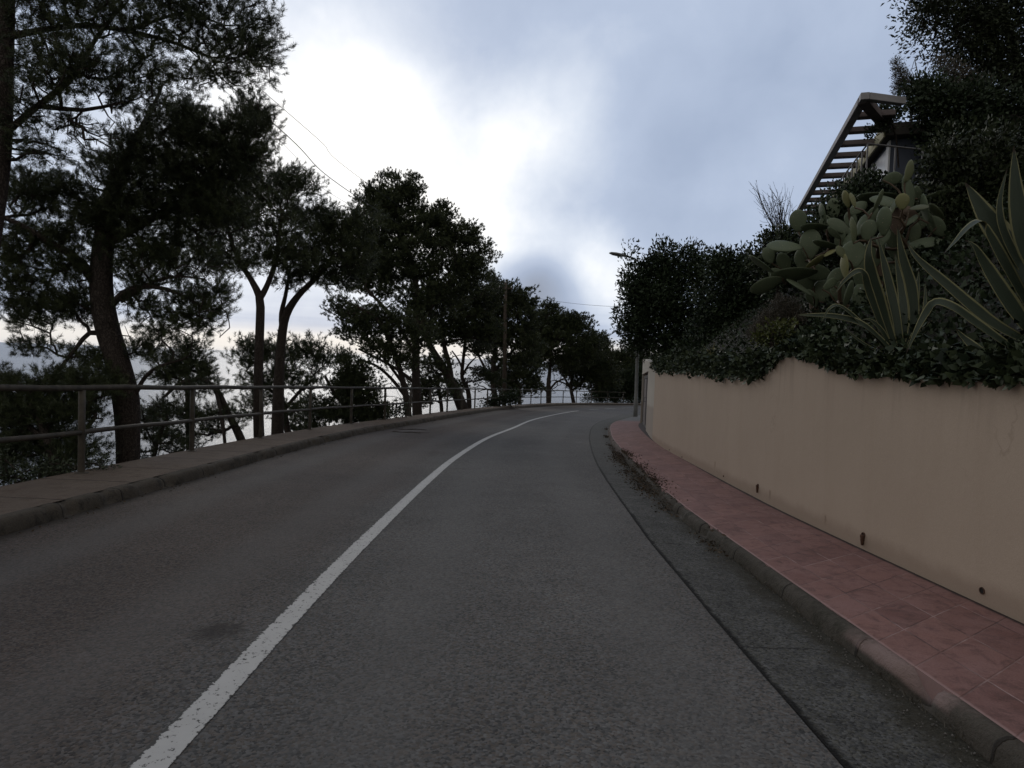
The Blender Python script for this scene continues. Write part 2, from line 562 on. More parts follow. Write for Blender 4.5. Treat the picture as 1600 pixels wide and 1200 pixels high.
def m_concrete(name, c1, c2, stain, joint=0.0, pink=False):
    m, t, b = mat(name)
    tc = t.n('ShaderNodeTexCoord')
    v = tc.outputs['Object']
    uv = t.n('ShaderNodeSeparateXYZ')
    t.l(tc.outputs['UV'], uv.inputs[0])
    u, vv = uv.outputs[0], uv.outputs[1]
    c = t.mix(t.noise(v, 2.2, 6, 0.65), (*c1, 1), (*c2, 1))
    c = t.mix(t.ramp(t.noise(v, 5.5, 6, 0.75), [(0.5, 0.0), (0.68, 0.85)]), c, (*stain, 1))
    c = t.mix(1.0, c, t.ramp(t.noise(v, 80, 4, 0.7), [(0.3, 0.8), (0.7, 1.2)]), 'MULTIPLY')
    h = t.noise(v, 40, 5, 0.7)
    if joint:
        wb = t.math('MULTIPLY', t.math('SUBTRACT', t.noise(v, 3, 5, 0.7), 0.5), 0.09)
        fj = t.math('ABSOLUTE', t.math('SUBTRACT', t.math('FRACT', t.math('ADD', t.math('DIVIDE', vv, joint), wb)), 0.5))
        j = t.math('SUBTRACT', 1.0, t.smooth(fj, 0.006, 0.014))
        c = t.mix(t.math('MULTIPLY', j, 0.8), c, (0.018, 0.015, 0.012, 1))
        h = t.math('SUBTRACT', h, t.math('MULTIPLY', j, 1.5))
    if pink:
        c = t.mix(t.math('MULTIPLY', t.smooth(t.math('ADD', vv, t.math('MULTIPLY', t.noise(v, 1.5, 4, 0.7), 2.0)), 12.5, 15.5), 0.75), c, (0.125, 0.10, 0.088, 1))
        n = t.math('MULTIPLY', t.math('SUBTRACT', t.noise(v, 5, 5, 0.7), 0.5), 0.5)
        y = t.math('ADD', vv, n)
        pk = t.math('MULTIPLY', t.smooth(y, 2.55, 2.78), t.math('SUBTRACT', 1.0, t.smooth(y, 3.25, 3.5)))
        pk = t.math('MULTIPLY', pk, t.smooth(t.math('ADD', u, t.math('MULTIPLY', t.noise(v, 12, 5, 0.7), 0.03)), 0.05, 0.09))
        c = t.mix(pk, c, (0.21, 0.15, 0.135, 1))
    t.l(c, b.inputs['Base Color'])
    b.inputs['Roughness'].default_value = 0.9
    b.inputs['Specular IOR Level'].default_value = 0.2
    h = t.math('ADD', h, t.math('MULTIPLY', t.noise(v, 14, 5, 0.7), 1.5))
    bump(t, b, h, 0.012, 0.9)
    return m


WEEP_SPOTS = [(3.93, 0.02, 0.03, 0.12), (5.27, -0.02, 0.05, 0.16), (7.67, -0.07, 0.05, 0.18)]


def m_stucco(name, c1, c2):
    m, t, b = mat(name)
    tc = t.n('ShaderNodeTexCoord')
    v = tc.outputs['Object']
    c = t.mix(t.noise(v, 0.7, 5, 0.6), (*c1, 1), (*c2, 1))
    mp = t.n('ShaderNodeMapping')
    mp.inputs['Scale'].default_value = (1, 2.2, 0.25)
    t.l(v, mp.inputs[0])
    st = t.ramp(t.noise(mp.outputs[0], 1.1, 6, 0.7), [(0.5, 0.0), (0.75, 0.22)])
    c = t.mix(st, c, t.mix(1.0, c, (0.80, 0.76, 0.72, 1), 'MULTIPLY'))
    c = t.mix(1.0, c, t.ramp(t.noise(v, 160, 2, 0.6), [(0.3, 0.94), (0.7, 1.06)]), 'MULTIPLY')
    # rising damp: height above the footway
    sp = t.n('ShaderNodeSeparateXYZ')
    t.l(v, sp.inputs[0])
    hgt = t.math('SUBTRACT', t.math('ADD', sp.outputs[2], t.math('MULTIPLY', sp.outputs[1], G)), 0.10)
    hn = t.math('SUBTRACT', hgt, t.math('MULTIPLY', t.noise(v, 3.5, 6, 0.75), 0.16))
    dp = t.math('SUBTRACT', 1.0, t.smooth(hn, -0.09, 0.03))
    c = t.mix(t.math('MULTIPLY', dp, 0.35), c, (0.16, 0.105, 0.075, 1))
    for (sy, sz, ww, ll) in WEEP_SPOTS:
        dy = t.math('ABSOLUTE', t.math('ADD', t.math('SUBTRACT', sp.outputs[1], sy), t.math('MULTIPLY', t.math('SUBTRACT', t.noise(v, 14, 4, 0.7), 0.5), 0.05)))
        dz = t.math('SUBTRACT', sz, sp.outputs[2])
        f_ = t.math('MULTIPLY', t.math('SUBTRACT', 1.0, t.smooth(dy, 0.0, ww)), t.math('MULTIPLY', t.smooth(dz, -0.01, 0.02), t.math('SUBTRACT', 1.0, t.smooth(dz, 0.02, ll))))
        c = t.mix(t.math('MULTIPLY', f_, 0.55), c, (0.14, 0.085, 0.05, 1))
    mp2 = t.n('ShaderNodeMapping')
    mp2.inputs['Scale'].default_value = (1, 5.0, 0.35)
    t.l(v, mp2.inputs[0])
    rn = t.math('MULTIPLY', t.ramp(t.noise(mp2.outputs[0], 1.6, 5, 0.65), [(0.52, 0.0), (0.68, 1.0)]), t.smooth(t.math('ADD', sp.outputs[2], t.math('MULTIPLY', t.noise(v, 1.5, 4, 0.6), 0.6)), 1.0, 1.75))
    c = t.mix(t.math('MULTIPLY', rn, 0.28), c, (0.17, 0.14, 0.115, 1))
    # hairline cracks
    vor = t.n('ShaderNodeTexVoronoi', feature='DISTANCE_TO_EDGE')
    vor.inputs['Scale'].default_value = 0.55
    nv = t.n('ShaderNodeVectorMath', operation='ADD')
    t.l(mp.outputs[0], nv.inputs[0])
    nn = t.n('ShaderNodeTexNoise')
    nn.inputs['Scale'].default_value = 3
    nn.inputs['Detail'].default_value = 6
    t.l(v, nn.inputs['Vector'])
    sc_ = t.n('ShaderNodeVectorMath', operation='SCALE')
    t.l(nn.outputs['Color'], sc_.inputs[0])
    sc_.inputs['Scale'].default_value = 0.5
    t.l(sc_.outputs[0], nv.inputs[1])
    t.l(nv.outputs[0], vor.inputs['Vector'])
    cr = t.math('SUBTRACT', 1.0, t.smooth(vor.outputs['Distance'], 0.0, 0.006))
    cr = t.math('MULTIPLY', cr, t.ramp(t.noise(v, 0.9, 3, 0.6), [(0.56, 0.0), (0.66, 0.25)]))
    c = t.mix(cr, c, (0.16, 0.12, 0.09, 1))
    t.l(c, b.inputs['Base Color'])
    b.inputs['Roughness'].default_value = 0.92
    b.inputs['Specular IOR Level'].default_value = 0.15
    h = t.math('ADD', t.math('MULTIPLY', t.noise(v, 120, 3, 0.6), 0.25), t.math('MULTIPLY', t.noise(v, 3.0, 4, 0.5), 1.6))
    bump(t, b, h, 0.006, 0.6)
    return m


def m_leaf(name, c1, c2, scale=1.2, rough=0.55, spec=0.3, trans=0.0):
    m, t, b = mat(name)
    tc = t.n('ShaderNodeTexCoord')
    at = t.n('ShaderNodeAttribute', attribute_name='tint')
    f = t.math('ADD', t.math('MULTIPLY', t.noise(tc.outputs['Object'], scale, 3, 0.6), 0.8), t.math('MULTIPLY', at.outputs['Fac'], 0.5))
    c = t.mix(t.smooth(f, 0.3, 0.95), (*c1, 1), (*c2, 1))
    t.l(c, b.inputs['Base Color'])
    b.inputs['Roughness'].default_value = rough
    b.inputs['Specular IOR Level'].default_value = spec
    return m


def m_bark(name='pine_bark', c1=(0.035, 0.028, 0.024), c2=(0.10, 0.082, 0.07)):
    m, t, b = mat(name)
    tc = t.n('ShaderNodeTexCoord')
    mp = t.n('ShaderNodeMapping')
    mp.inputs['Scale'].default_value = (1, 1, 0.3)
    t.l(tc.outputs['Object'], mp.inputs[0])
    vor = t.n('ShaderNodeTexVoronoi', feature='DISTANCE_TO_EDGE')
    vor.inputs['Scale'].default_value = 34
    wv = t.n('ShaderNodeVectorMath', operation='ADD')
    nz = t.n('ShaderNodeTexNoise')
    nz.inputs['Scale'].default_value = 14
    t.l(tc.outputs['Object'], nz.inputs['Vector'])
    nsc = t.n('ShaderNodeVectorMath', operation='SCALE')
    nsc.inputs['Scale'].default_value = 0.12
    t.l(nz.outputs['Color'], nsc.inputs[0])
    t.l(mp.outputs[0], wv.inputs[0])
    t.l(nsc.outputs[0], wv.inputs[1])
    t.l(wv.outputs[0], vor.inputs['Vector'])
    n = t.noise(mp.outputs[0], 9, 6, 0.7)
    f = t.math('MULTIPLY', t.smooth(vor.outputs['Distance'], 0.0, 0.18), n)
    t.l(t.mix(f, (*c1, 1), (*c2, 1)), b.inputs['Base Color'])
    b.inputs['Roughness'].default_value = 0.95
    b.inputs['Specular IOR Level'].default_value = 0.1
    bump(t, b, f, 0.03, 0.9)
    return m


def m_sea():
    m, t, b = mat('sea_water')
    tc = t.n('ShaderNodeTexCoord')
    v = tc.outputs['Object']
    mp = t.n('ShaderNodeMapping')
    mp.inputs['Scale'].default_value = (0.35, 1.0, 1.0)
    mp.inputs['Rotation'].default_value = (0, 0, 0.2)
    t.l(v, mp.inputs[0])
    b.inputs['Base Color'].default_value = (0.03, 0.04, 0.05, 1)
    b.inputs['Roughness'].default_value = 0.22
    b.inputs['Specular IOR Level'].default_value = 0.12
    b.inputs['IOR'].default_value = 1.33
    h = t.math('ADD', t.noise(mp.outputs[0], 0.5, 6, 0.65), t.math('MULTIPLY', t.noise(mp.outputs[0], 0.035, 3, 0.5), 3.0))
    c = t.mix(t.ramp(t.noise(mp.outputs[0], 0.012, 6, 0.6), [(0.35, 0.0), (0.7, 1.0)]), (0.030, 0.038, 0.052, 1), (0.085, 0.095, 0.115, 1))
    t.l(c, b.inputs['Base Color'])
    bump(t, b, h, 0.5, 0.7)
    return m


def m_soil():
    m, t, b = mat('hillside_soil')
    tc = t.n('ShaderNodeTexCoord')
    v = tc.outputs['Object']
    c = t.mix(t.noise(v, 1.5, 6, 0.7), (0.010, 0.010, 0.006, 1), (0.032, 0.028, 0.018, 1))
    t.l(c, b.inputs['Base Color'])
    b.inputs['Roughness'].default_value = 1
    bump(t, b, t.noise(v, 6, 6, 0.7), 0.08, 1)
    return m


def m_agave():
    m, t, b = mat('variegated_agave_leaf')
    tc = t.n('ShaderNodeTexCoord')
    uv = t.n('ShaderNodeSeparateXYZ')
    t.l(tc.outputs['UV'], uv.inputs[0])
    v = tc.outputs['Object']
    e = t.math('ABSOLUTE', t.math('SUBTRACT', uv.outputs[0], 0.5))
    e = t.math('ADD', e, t.math('MULTIPLY', t.math('SUBTRACT', t.noise(v, 6, 3, 0.6), 0.5), 0.06))
    mar = t.smooth(e, 0.375, 0.41)
    st = t.n('ShaderNodeCombineXYZ')
    t.l(t.math('MULTIPLY', uv.outputs[0], 24), st.inputs[0])
    t.l(t.math('MULTIPLY', uv.outputs[1], 1.2), st.inputs[1])
    g = t.mix(t.noise(st.outputs[0], 1.0, 4, 0.6), (0.020, 0.030, 0.020, 1), (0.048, 0.062, 0.038, 1))
    y = t.mix(t.noise(v, 8, 4, 0.6), (0.15, 0.15, 0.07, 1), (0.29, 0.27, 0.14, 1))
    c = t.mix(mar, g, y)
    tip = t.smooth(uv.outputs[1], 0.955, 0.985)
    c = t.mix(tip, c, (0.03, 0.018, 0.012, 1))
    t.l(c, b.inputs['Base Color'])
    b.inputs['Roughness'].default_value = 0.5
    b.inputs['Specular IOR Level'].default_value = 0.3
    bump(t, b, t.noise(st.outputs[0], 1.5, 3, 0.6), 0.003, 0.6)
    return m


def m_cactus():
    m, t, b = mat('prickly_pear_skin')
    tc = t.n('ShaderNodeTexCoord')
    at = t.n('ShaderNodeAttribute', attribute_name='tint')
    v = tc.outputs['Object']
    c = t.mix(t.noise(v, 4, 5, 0.65), (0.050, 0.068, 0.040, 1), (0.115, 0.138, 0.078, 1))
    c = t.mix(t.smooth(at.outputs['Fac'], 0.45, 1.0), c, (0.17, 0.165, 0.07, 1))
    c = t.mix(t.math('SUBTRACT', 1.0, t.smooth(at.outputs['Fac'], -1.0, -0.3)), c, (0.085, 0.055, 0.035, 1))
    vor = t.n('ShaderNodeTexVoronoi', feature='F1')
    vor.inputs['Scale'].default_value = 26
    vor.inputs['Randomness'].default_value = 0.45
    t.l(v, vor.inputs['Vector'])
    dot = t.math('SUBTRACT', 1.0, t.smooth(vor.outputs['Distance'], 0.10, 0.17))
    c = t.mix(t.math('MULTIPLY', dot, 0.6), c, (0.24, 0.20, 0.13, 1))
    scar = t.ramp(t.noise(v, 11, 6, 0.75), [(0.62, 0.0), (0.72, 0.6)])
    c = t.mix(scar, c, (0.13, 0.11, 0.07, 1))
    t.l(c, b.inputs['Base Color'])
    b.inputs['Roughness'].default_value = 0.6
    b.inputs['Specular IOR Level'].default_value = 0.3
    bump(t, b, t.math('ADD', dot, t.noise(v, 18, 4, 0.6)), 0.004, 0.7)
    return m


M = dict(
    asphalt=m_asphalt(), gutter=m_gutter(), paint=m_paint(), tiles=m_tiles(),
    kerb=m_concrete('kerb_stone', (0.034, 0.030, 0.023), (0.085, 0.073, 0.060), (0.016, 0.017, 0.009), 0.95, True),
    lkerb=m_concrete('seaward_kerb_stone', (0.040, 0.034, 0.026), (0.085, 0.070, 0.054), (0.014, 0.013, 0.010), 0.9),
    slab=m_concrete('seaward_paving', (0.085, 0.066, 0.052), (0.145, 0.112, 0.088), (0.075, 0.052, 0.038), 1.1),
    stucco=m_stucco('beige_stucco', (0.37, 0.292, 0.226), (0.44, 0.352, 0.276)),
    stucco2=m_stucco('pale_stucco', (0.38, 0.35, 0.30), (0.46, 0.42, 0.37)),
    soil=m_soil(), sea=m_sea(), bark=m_bark(),
    bark_pale=m_bark('dead_grey_bark', (0.10, 0.095, 0.09), (0.26, 0.25, 0.24)),
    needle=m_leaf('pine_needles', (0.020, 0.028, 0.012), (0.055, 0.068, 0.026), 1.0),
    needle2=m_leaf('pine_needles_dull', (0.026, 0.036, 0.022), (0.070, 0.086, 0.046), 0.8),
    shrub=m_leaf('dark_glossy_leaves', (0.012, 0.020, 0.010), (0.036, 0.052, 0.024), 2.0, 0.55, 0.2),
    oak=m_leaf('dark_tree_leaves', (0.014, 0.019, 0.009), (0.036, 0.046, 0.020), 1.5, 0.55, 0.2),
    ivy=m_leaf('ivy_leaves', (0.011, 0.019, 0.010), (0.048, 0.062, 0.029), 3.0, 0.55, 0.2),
    lime=m_leaf('yellow_green_leaves', (0.035, 0.048, 0.012), (0.09, 0.10, 0.022), 3.0),
    heather=m_leaf('greyish_heather', (0.055, 0.050, 0.036), (0.10, 0.085, 0.065), 3.0),
    dry=m_leaf('dry_leaves', (0.022, 0.016, 0.010), (0.075, 0.052, 0.032), 5.0, 0.9),
    cactus=m_cactus(), agave=m_agave(),
    rail=simple('weathered_green_steel', (0.046, 0.038, 0.028), 0.65, 0.5, 9, 0.0),
    lamp=simple('galvanised_steel', (0.10, 0.10, 0.095), 0.5, 0.2, 5, 0.3),
    lens=simple('lamp_lens', (0.35, 0.35, 0.33), 0.25, 0.1),
    wood=simple('weathered_pole_wood', (0.055, 0.042, 0.032), 0.85, 0.4, 8),
    cable=simple('black_cable', (0.02, 0.02, 0.02), 0.6, 0.1),
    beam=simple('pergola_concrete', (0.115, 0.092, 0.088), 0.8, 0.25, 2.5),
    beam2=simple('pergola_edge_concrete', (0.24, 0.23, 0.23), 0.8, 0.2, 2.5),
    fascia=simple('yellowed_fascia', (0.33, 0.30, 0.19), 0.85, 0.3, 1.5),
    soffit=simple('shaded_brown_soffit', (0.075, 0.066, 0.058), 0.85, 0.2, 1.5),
    housewall=simple('blue_grey_render', (0.075, 0.085, 0.11), 0.85, 0.15, 1.2),
    glass=simple('pale_window_pane', (0.42, 0.44, 0.48), 0.3, 0.08, 1.0),  # even pale colour for the window panes
    white=simple('white_render', (0.62, 0.62, 0.62), 0.8, 0.1, 2),
    gate=simple('grey_painted_steel', (0.075, 0.07, 0.068), 0.55, 0.25, 4),
    gate2=simple('dull_gate_panel', (0.14, 0.12, 0.115), 0.6, 0.2, 4),
    dark=simple('bore_shade_black', (0.012, 0.010, 0.008), 0.9, 0.2),  # near-black colour standing in for the shade inside the drain pipes
    pebble=simple('loose_grit', (0.12, 0.11, 0.10), 0.9, 0.5, 25),
    rust=simple('rusty_pipe', (0.07, 0.035, 0.022), 0.9, 0.5, 30),
)

# ------------------------------------------------------------------ plan curves: X as a function of Y


def curve(pts):
    p = spline(np.array(pts, float), 0.5)
    # far beyond the bend the curves stay single-valued in Y
    o = np.argsort(p[:, 1])
    xs, ys = p[o, 0], p[o, 1]
    return lambda y: np.interp(y, ys, xs)


c_line = curve([(-1.2, -14), (-1.2, 0), (-1.22, 4), (-1.2, 6), (-1.13, 9), (-.99, 12), (-.6, 16.4), (.07, 20.8), (1.2, 28), (4.0, 39), (7.4, 47), (12, 54), (22, 64), (40, 74)])
c_lk = curve([(-4.15, -14), (-4.1, 0), (-4.08, 8), (-4.03, 12.5), (-3.83, 16.2), (-3.47, 18.9), (-2.8, 23.4), (-2.1, 28.2), (-0.75, 35.6), (.9, 41.5), (2.7, 47), (4.9, 52), (9, 57.8), (18, 66), (38, 78)])
c_lo = curve([(-5.3, -14), (-5.28, 0), (-5.25, 8), (-5.2, 12), (-4.93, 16.2), (-4.45, 19.2), (-3.8, 23.2), (-3.05, 28), (-1.75, 35), (-.1, 41.5), (1.6, 47.2), (3.9, 53), (8.1, 59), (17.2, 67.3), (37, 80)])
c_j = curve([(1.27, -14), (1.27, 0), (1.28, 4.5), (1.34, 6.8), (1.62, 12), (2.25, 18.2), (3.15, 24.2), (4.4, 29.3), (7.1, 38), (10.5, 44.5), (15, 50), (25, 58), (43, 67)])
c_rk = curve([(1.88, -14), (1.88, 0), (1.87, 5), (1.89, 7.2), (2.03, 9.7), (2.42, 14.7), (2.85, 18.5), (3.75, 24), (5.2, 29), (7.9, 36.5), (11.2, 42.5), (15.8, 48), (25.5, 56), (43.5, 65)])
c_w = curve([(2.97, -14), (2.97, 0), (2.97, 6), (3.03, 8), (3.17, 10.4), (3.40, 14), (3.70, 16.6), (4.14, 19.3), (5.26, 25.9), (6.5, 29.5), (9.0, 36.0), (12.3, 41.8), (16.8, 47.2), (26.3, 55), (44, 64)])


def zr(y):
    return -G * np.asarray(y, float)


def ribbon(name, ca, cb, y0, y1, za, zb, m, nlat=3, step=0.3, uvmode='m', kind='structure', wob=0.0):
    ys = np.arange(y0, y1 + 1e-6, step)
    k = nlat + 1
    A = np.stack([ca(ys), ys], 1)
    seg = np.r_[0, np.cumsum(np.linalg.norm(np.diff(A, axis=0), axis=1))] + y0
    V, U = [], []
    for i in range(k):
        f = i / nlat
        x = ca(ys) * (1 - f) + cb(ys) * f
        z = zr(ys) + za * (1 - f) + zb * f
        if wob and i in (0, nlat):
            x = x + np.array([math.sin(q * 3.1) * .4 + math.sin(q * 7.7) * .3 + math.sin(q * 1.3) * .5 for q in ys]) * wob
        V.append(np.stack([x, ys, z], 1))
        d = np.abs(cb(ys) - ca(ys)) * f
        U.append(np.stack([d, seg], 1))
    V = np.stack(V, 1).reshape(-1, 3)
    U = np.stack(U, 1).reshape(-1, 2)
    n = len(ys)
    i0 = (np.arange(n - 1)[:, None] * k + np.arange(nlat)[None]).ravel()
    Fc = np.stack([i0, i0 + 1, i0 + 1 + k, i0 + k], 1)
    o = mk(name, V, Fc, m, None, U)
    return tag(o, kind=kind)


YN, YF = -12, 64
ribbon('road', c_lk, c_j, YN, YF, 0, 0, M['asphalt'], 6)
ribbon('gutter', c_j, lambda y: c_rk(y) + 0.02, YN, YF, 0.003, -0.004, M['gutter'], 3, wob=0.006)


def line_seg(y0, y1, wd=0.14):
    r = ribbon('centre_line_marking', lambda y: c_line(y) - wd / 2, lambda y: c_line(y) + wd / 2, y0, y1, 0.004, 0.004, M['paint'], 1, 0.25)
    return r


line_seg(YN, 39.6)
for a in (42.2, 45.6, 49.0, 52.4, 55.8, 59.2):
    line_seg(a, a + 2.3, 0.18)


# kerbs with a rounded, chipped profile
def kerb(name, c, side, h, top_w, m, seed):
    r = np.random.default_rng(seed)
    ys = np.arange(YN, YF, 0.06 if True else 0.2)
    ys = np.r_[np.arange(YN, 30, 0.07), np.arange(30, YF, 0.3)]
    prof = [(0.0, -0.03), (0.004, 0.25), (0.012, 0.6), (0.03, 0.86), (0.055, 0.97), (top_w, 1.0), (top_w + 0.02, 0.6)]
    # smooth 1D noise for chips
    def n1(scale):
        k = np.arange(YN - 5, YF + 5, scale)
        return np.interp(ys, k, r.normal(0, 1, len(k)))
    chip = np.clip(n1(0.14) - 0.45, 0, 2.0) * 0.026
    wv = n1(0.3) * 0.006 + n1(0.9) * 0.009 + n1(2.1) * 0.008
    stone = np.floor(ys / 0.95)
    so = r.normal(0, 0.006, 400)[(stone - stone.min()).astype(int)]
    gap = (np.abs(ys / 0.95 - np.round(ys / 0.95)) < 0.035) * 0.010
    V, U = [], []
    for px, pz in prof:
        e = 1.0 if 0.2 < pz < 0.99 else (0.35 if pz >= 0.99 and px < top_w + 0.01 else 0)
        x = c(ys) + side * (px + wv + so * 0.8 + chip * e * 1.4 + gap * e)
        if px > top_w - 0.001:
            x = c(ys) + side * (px + 0 * ys)
        z = zr(ys) + pz * h + (so * 0.6 if pz > 0.5 else 0) * (px < top_w - 0.001) - chip * e * 1.2 - gap * e
        V.append(np.stack([x, ys, z], 1))
        U.append(np.stack([np.full_like(ys, px + pz * h), ys], 1))
    k = len(prof)
    V = np.stack(V, 1).reshape(-1, 3)
    U = np.stack(U, 1).reshape(-1, 2)
    n = len(ys)
    i0 = (np.arange(n - 1)[:, None] * k + np.arange(k - 1)[None]).ravel()
    Fc = np.stack([i0, i0 + 1, i0 + 1 + k, i0 + k], 1)
    if side > 0:
        Fc = Fc[:, ::-1]
    return tag(mk(name, V, Fc, m, None, U, True), kind='structure')


kerb('kerb', c_rk, 1, 0.10, 0.085, M['kerb'], 3)
kerb('kerb', c_lk, -1, 0.13, 0.15, M['lkerb'], 4)
ribbon('pavement', lambda y: c_rk(y) + 0.078, lambda y: c_w(y) + 0.1, YN, YF, 0.101, 0.112, M['tiles'], 4)
ribbon('pavement', c_lo, lambda y: c_lk(y) - 0.142, YN, YF, 0.135, 0.128, M['slab'], 4, wob=0.012)
ribbon('pavement_edge', lambda y: c_rk(y) + 0.077, lambda y: c_rk(y) + 0.078, YN, YF, -0.06, 0.101, M['tiles'], 2)
# outer face of the seaward pavement slab
ribbon('pavement_edge', lambda y: c_lo(y) - 0.03, c_lo, YN, YF, -0.7, 0.135, M['slab'], 2)

# ------------------------------------------------------------------ hillside and sea
yy = np.arange(-14, 80, 1.0)
LO = np.stack([c_lo(yy), yy], 1)
LO = np.vstack([LO, [[60, 88], [100, 96]]])


def ground_z(X, Y):
    X = np.atleast_1d(np.asarray(X, float))
    Y = np.atleast_1d(np.asarray(Y, float))
    a = LO[:-1]
    b = LO[1:]
    d = b - a
    L2 = (d ** 2).sum(1)
    px = X[:, None] - a[None, :, 0]
    py = Y[:, None] - a[None, :, 1]
    t = np.clip((px * d[:, 0] + py * d[:, 1]) / L2, 0, 1)
    qx = px - t * d[:, 0]
    qy = py - t * d[:, 1]
    D = np.sqrt(qx ** 2 + qy ** 2)
    k = D.argmin(1)
    i = np.arange(len(X))
    side = d[k, 0] * py[i, k] - d[k, 1] * px[i, k]       # > 0 : seaward (left of travel)
    dist = D[i, k]
    yn = a[k, 1] + t[i, k] * d[k, 1]
    zb = zr(np.clip(yn, -14, 80))
    drop = 0.42 + 0.45 * np.minimum(dist, 3) + 0.8 * np.maximum(dist - 3, 0)
    bumpy = 0.25 * np.sin(X * 1.1 + 2) * np.sin(Y * 0.9) * np.clip(dist / 3, 0, 1)
    out = zb - drop + bumpy
    return np.where(side > 0, out, zb - 0.85)


gx = np.r_[np.arange(-75, -12, 2.5), np.arange(-12, 12, 0.8), np.arange(12, 110, 3)]
gy = np.r_[np.arange(-60, -14, 4.0), np.arange(-14, 70, 0.8), np.arange(70, 170, 3)]
XX, YY = np.meshgrid(gx, gy)
ZZ = ground_z(XX.ravel(), YY.ravel())
V = np.stack([XX.ravel(), YY.ravel(), ZZ], 1)
nx = len(gx)
i0 = (np.arange(len(gy) - 1)[:, None] * nx + np.arange(nx - 1)[None]).ravel()
tag(mk('hillside', V, np.stack([i0, i0 + 1, i0 + 1 + nx, i0 + nx], 1), M['soil'], None, None, True), kind='structure')

SEA_Z = -34.0
rr = np.r_[0, np.geomspace(20, 30000, 60)]
aa = np.linspace(0, 2 * math.pi, 97)[:-1]
V = np.stack([(rr[:, None] * np.cos(aa)).ravel(), (rr[:, None] * np.sin(aa)).ravel(), np.full(len(rr) * len(aa), SEA_Z)], 1)
k = len(aa)
i0 = (np.arange(len(rr) - 1)[:, None] * k + np.arange(k)[None]).ravel()
i1 = (np.arange(len(rr) - 1)[:, None] * k + (np.arange(k)[None] + 1) % k).ravel()
tag(mk('sea', V, np.stack([i0, i1, i1 + k, i0 + k], 1)[:, ::-1], M['sea']), kind='structure')


# wall top as a function of Y, from points along its silhouette
def on_wall(px, py):
    Y = 5.0
    d = ray(px, py)
    for _ in range(60):
        Y = 0.5 * Y + 0.5 * float(c_w(Y)) / (d[0] / d[1])
    return Y, CH + d[2] * Y / d[1]


wt = [on_wall(*q) for q in [(1600, 588), (1540, 585), (1470, 583), (1400, 580), (1340, 578.5), (1315, 574), (1295, 566), (1275, 558.5), (1255, 553), (1243, 550), (1230, 551), (1217, 561), (1205, 573),
                            (1190, 582.5), (1170, 586), (1140, 584), (1100, 581), (1060, 578.5), (1030, 577)]]
wt.sort()
wty = np.array([-14] + [q[0] for q in wt] + [17.0, 30])
wtz = np.array([wt[0][1]] + [q[1] for q in wt] + [wt[-1][1] + 0.1, 1.6])


def wtop(y):
    return np.interp(y, wty, wtz)


# terraced slope behind the wall
ys = np.arange(-12, 64, 0.8)
ds = np.r_[0.20, 0.6, 1.2, 2, 3, 4, 5, 6, 8, 11, 15, 22, 32, 45]


def hill_z(y, d):
    y = np.asarray(y, float)
    near = np.clip(1 - (y - 26) / 8, 0, 1)
    b = (wtop(np.minimum(y, 26)) - 0.18) * near + (zr(y) + 0.5) * (1 - near)
    return b + 0.80 * np.minimum(d, 4.2) + 0.55 * np.clip(d - 4.2, 0, 8) * 1.0 + 0.25 * np.maximum(d - 12, 0)


V = np.stack([(c_w(ys)[:, None] + ds[None]).ravel(), np.repeat(ys, len(ds)), hill_z(ys[:, None], ds[None]).ravel()], 1)
V[:, 2] += 0.08 * np.sin(V[:, 0] * 3) * np.sin(V[:, 1] * 2.3)
k = len(ds)
i0 = (np.arange(len(ys) - 1)[:, None] * k + np.arange(k - 1)[None]).ravel()
tag(mk('terraced_slope', V, np.stack([i0, i0 + 1, i0 + 1 + k, i0 + k], 1), M['soil'], None, None, True), kind='structure')


# ------------------------------------------------------------------ garden wall with its weep pipes, and the gate wall
def wall_mesh(y0, y1, top, th, step, gap=None):
    ys = np.arange(y0, y1 + 1e-6, step)
    ys[-1] = y1
    x = c_w(ys)
    b = zr(ys) - 0.3
    tz = top(ys)
    r = 0.018
    prof = [(x, b), (x, b * 0.66 + tz * 0.34), (x, tz - r), (x + r * .4, tz - r * .3), (x + r, tz), (x + th - r, tz + 0.004), (x + th, tz - r), (x + th, b)]
    V = np.stack([np.stack([px, ys, pz], 1) for px, pz in prof], 1).reshape(-1, 3)
    k = len(prof)
    n = len(ys)
    i0 = (np.arange(n - 1)[:, None] * k + np.arange(k - 1)[None]).ravel()
    Fc = [tuple(q) for q in np.stack([i0, i0 + k, i0 + 1 + k, i0 + 1], 1)]
    Fc.append(tuple(range(k)))
    Fc.append(tuple(range((n - 1) * k + k - 1, (n - 1) * k - 1, -1)))
    return V, Fc


gw = empty('garden_wall', (float(c_w(2)), 2, 0), 'beige stucco garden wall with a curved hump in its top, beside the red paved footway', 'wall')
V, Fc = wall_mesh(-12, 16.6, wtop, 0.24, 0.1)
o = mk('wall_body', V, Fc, M['stucco'], gw)


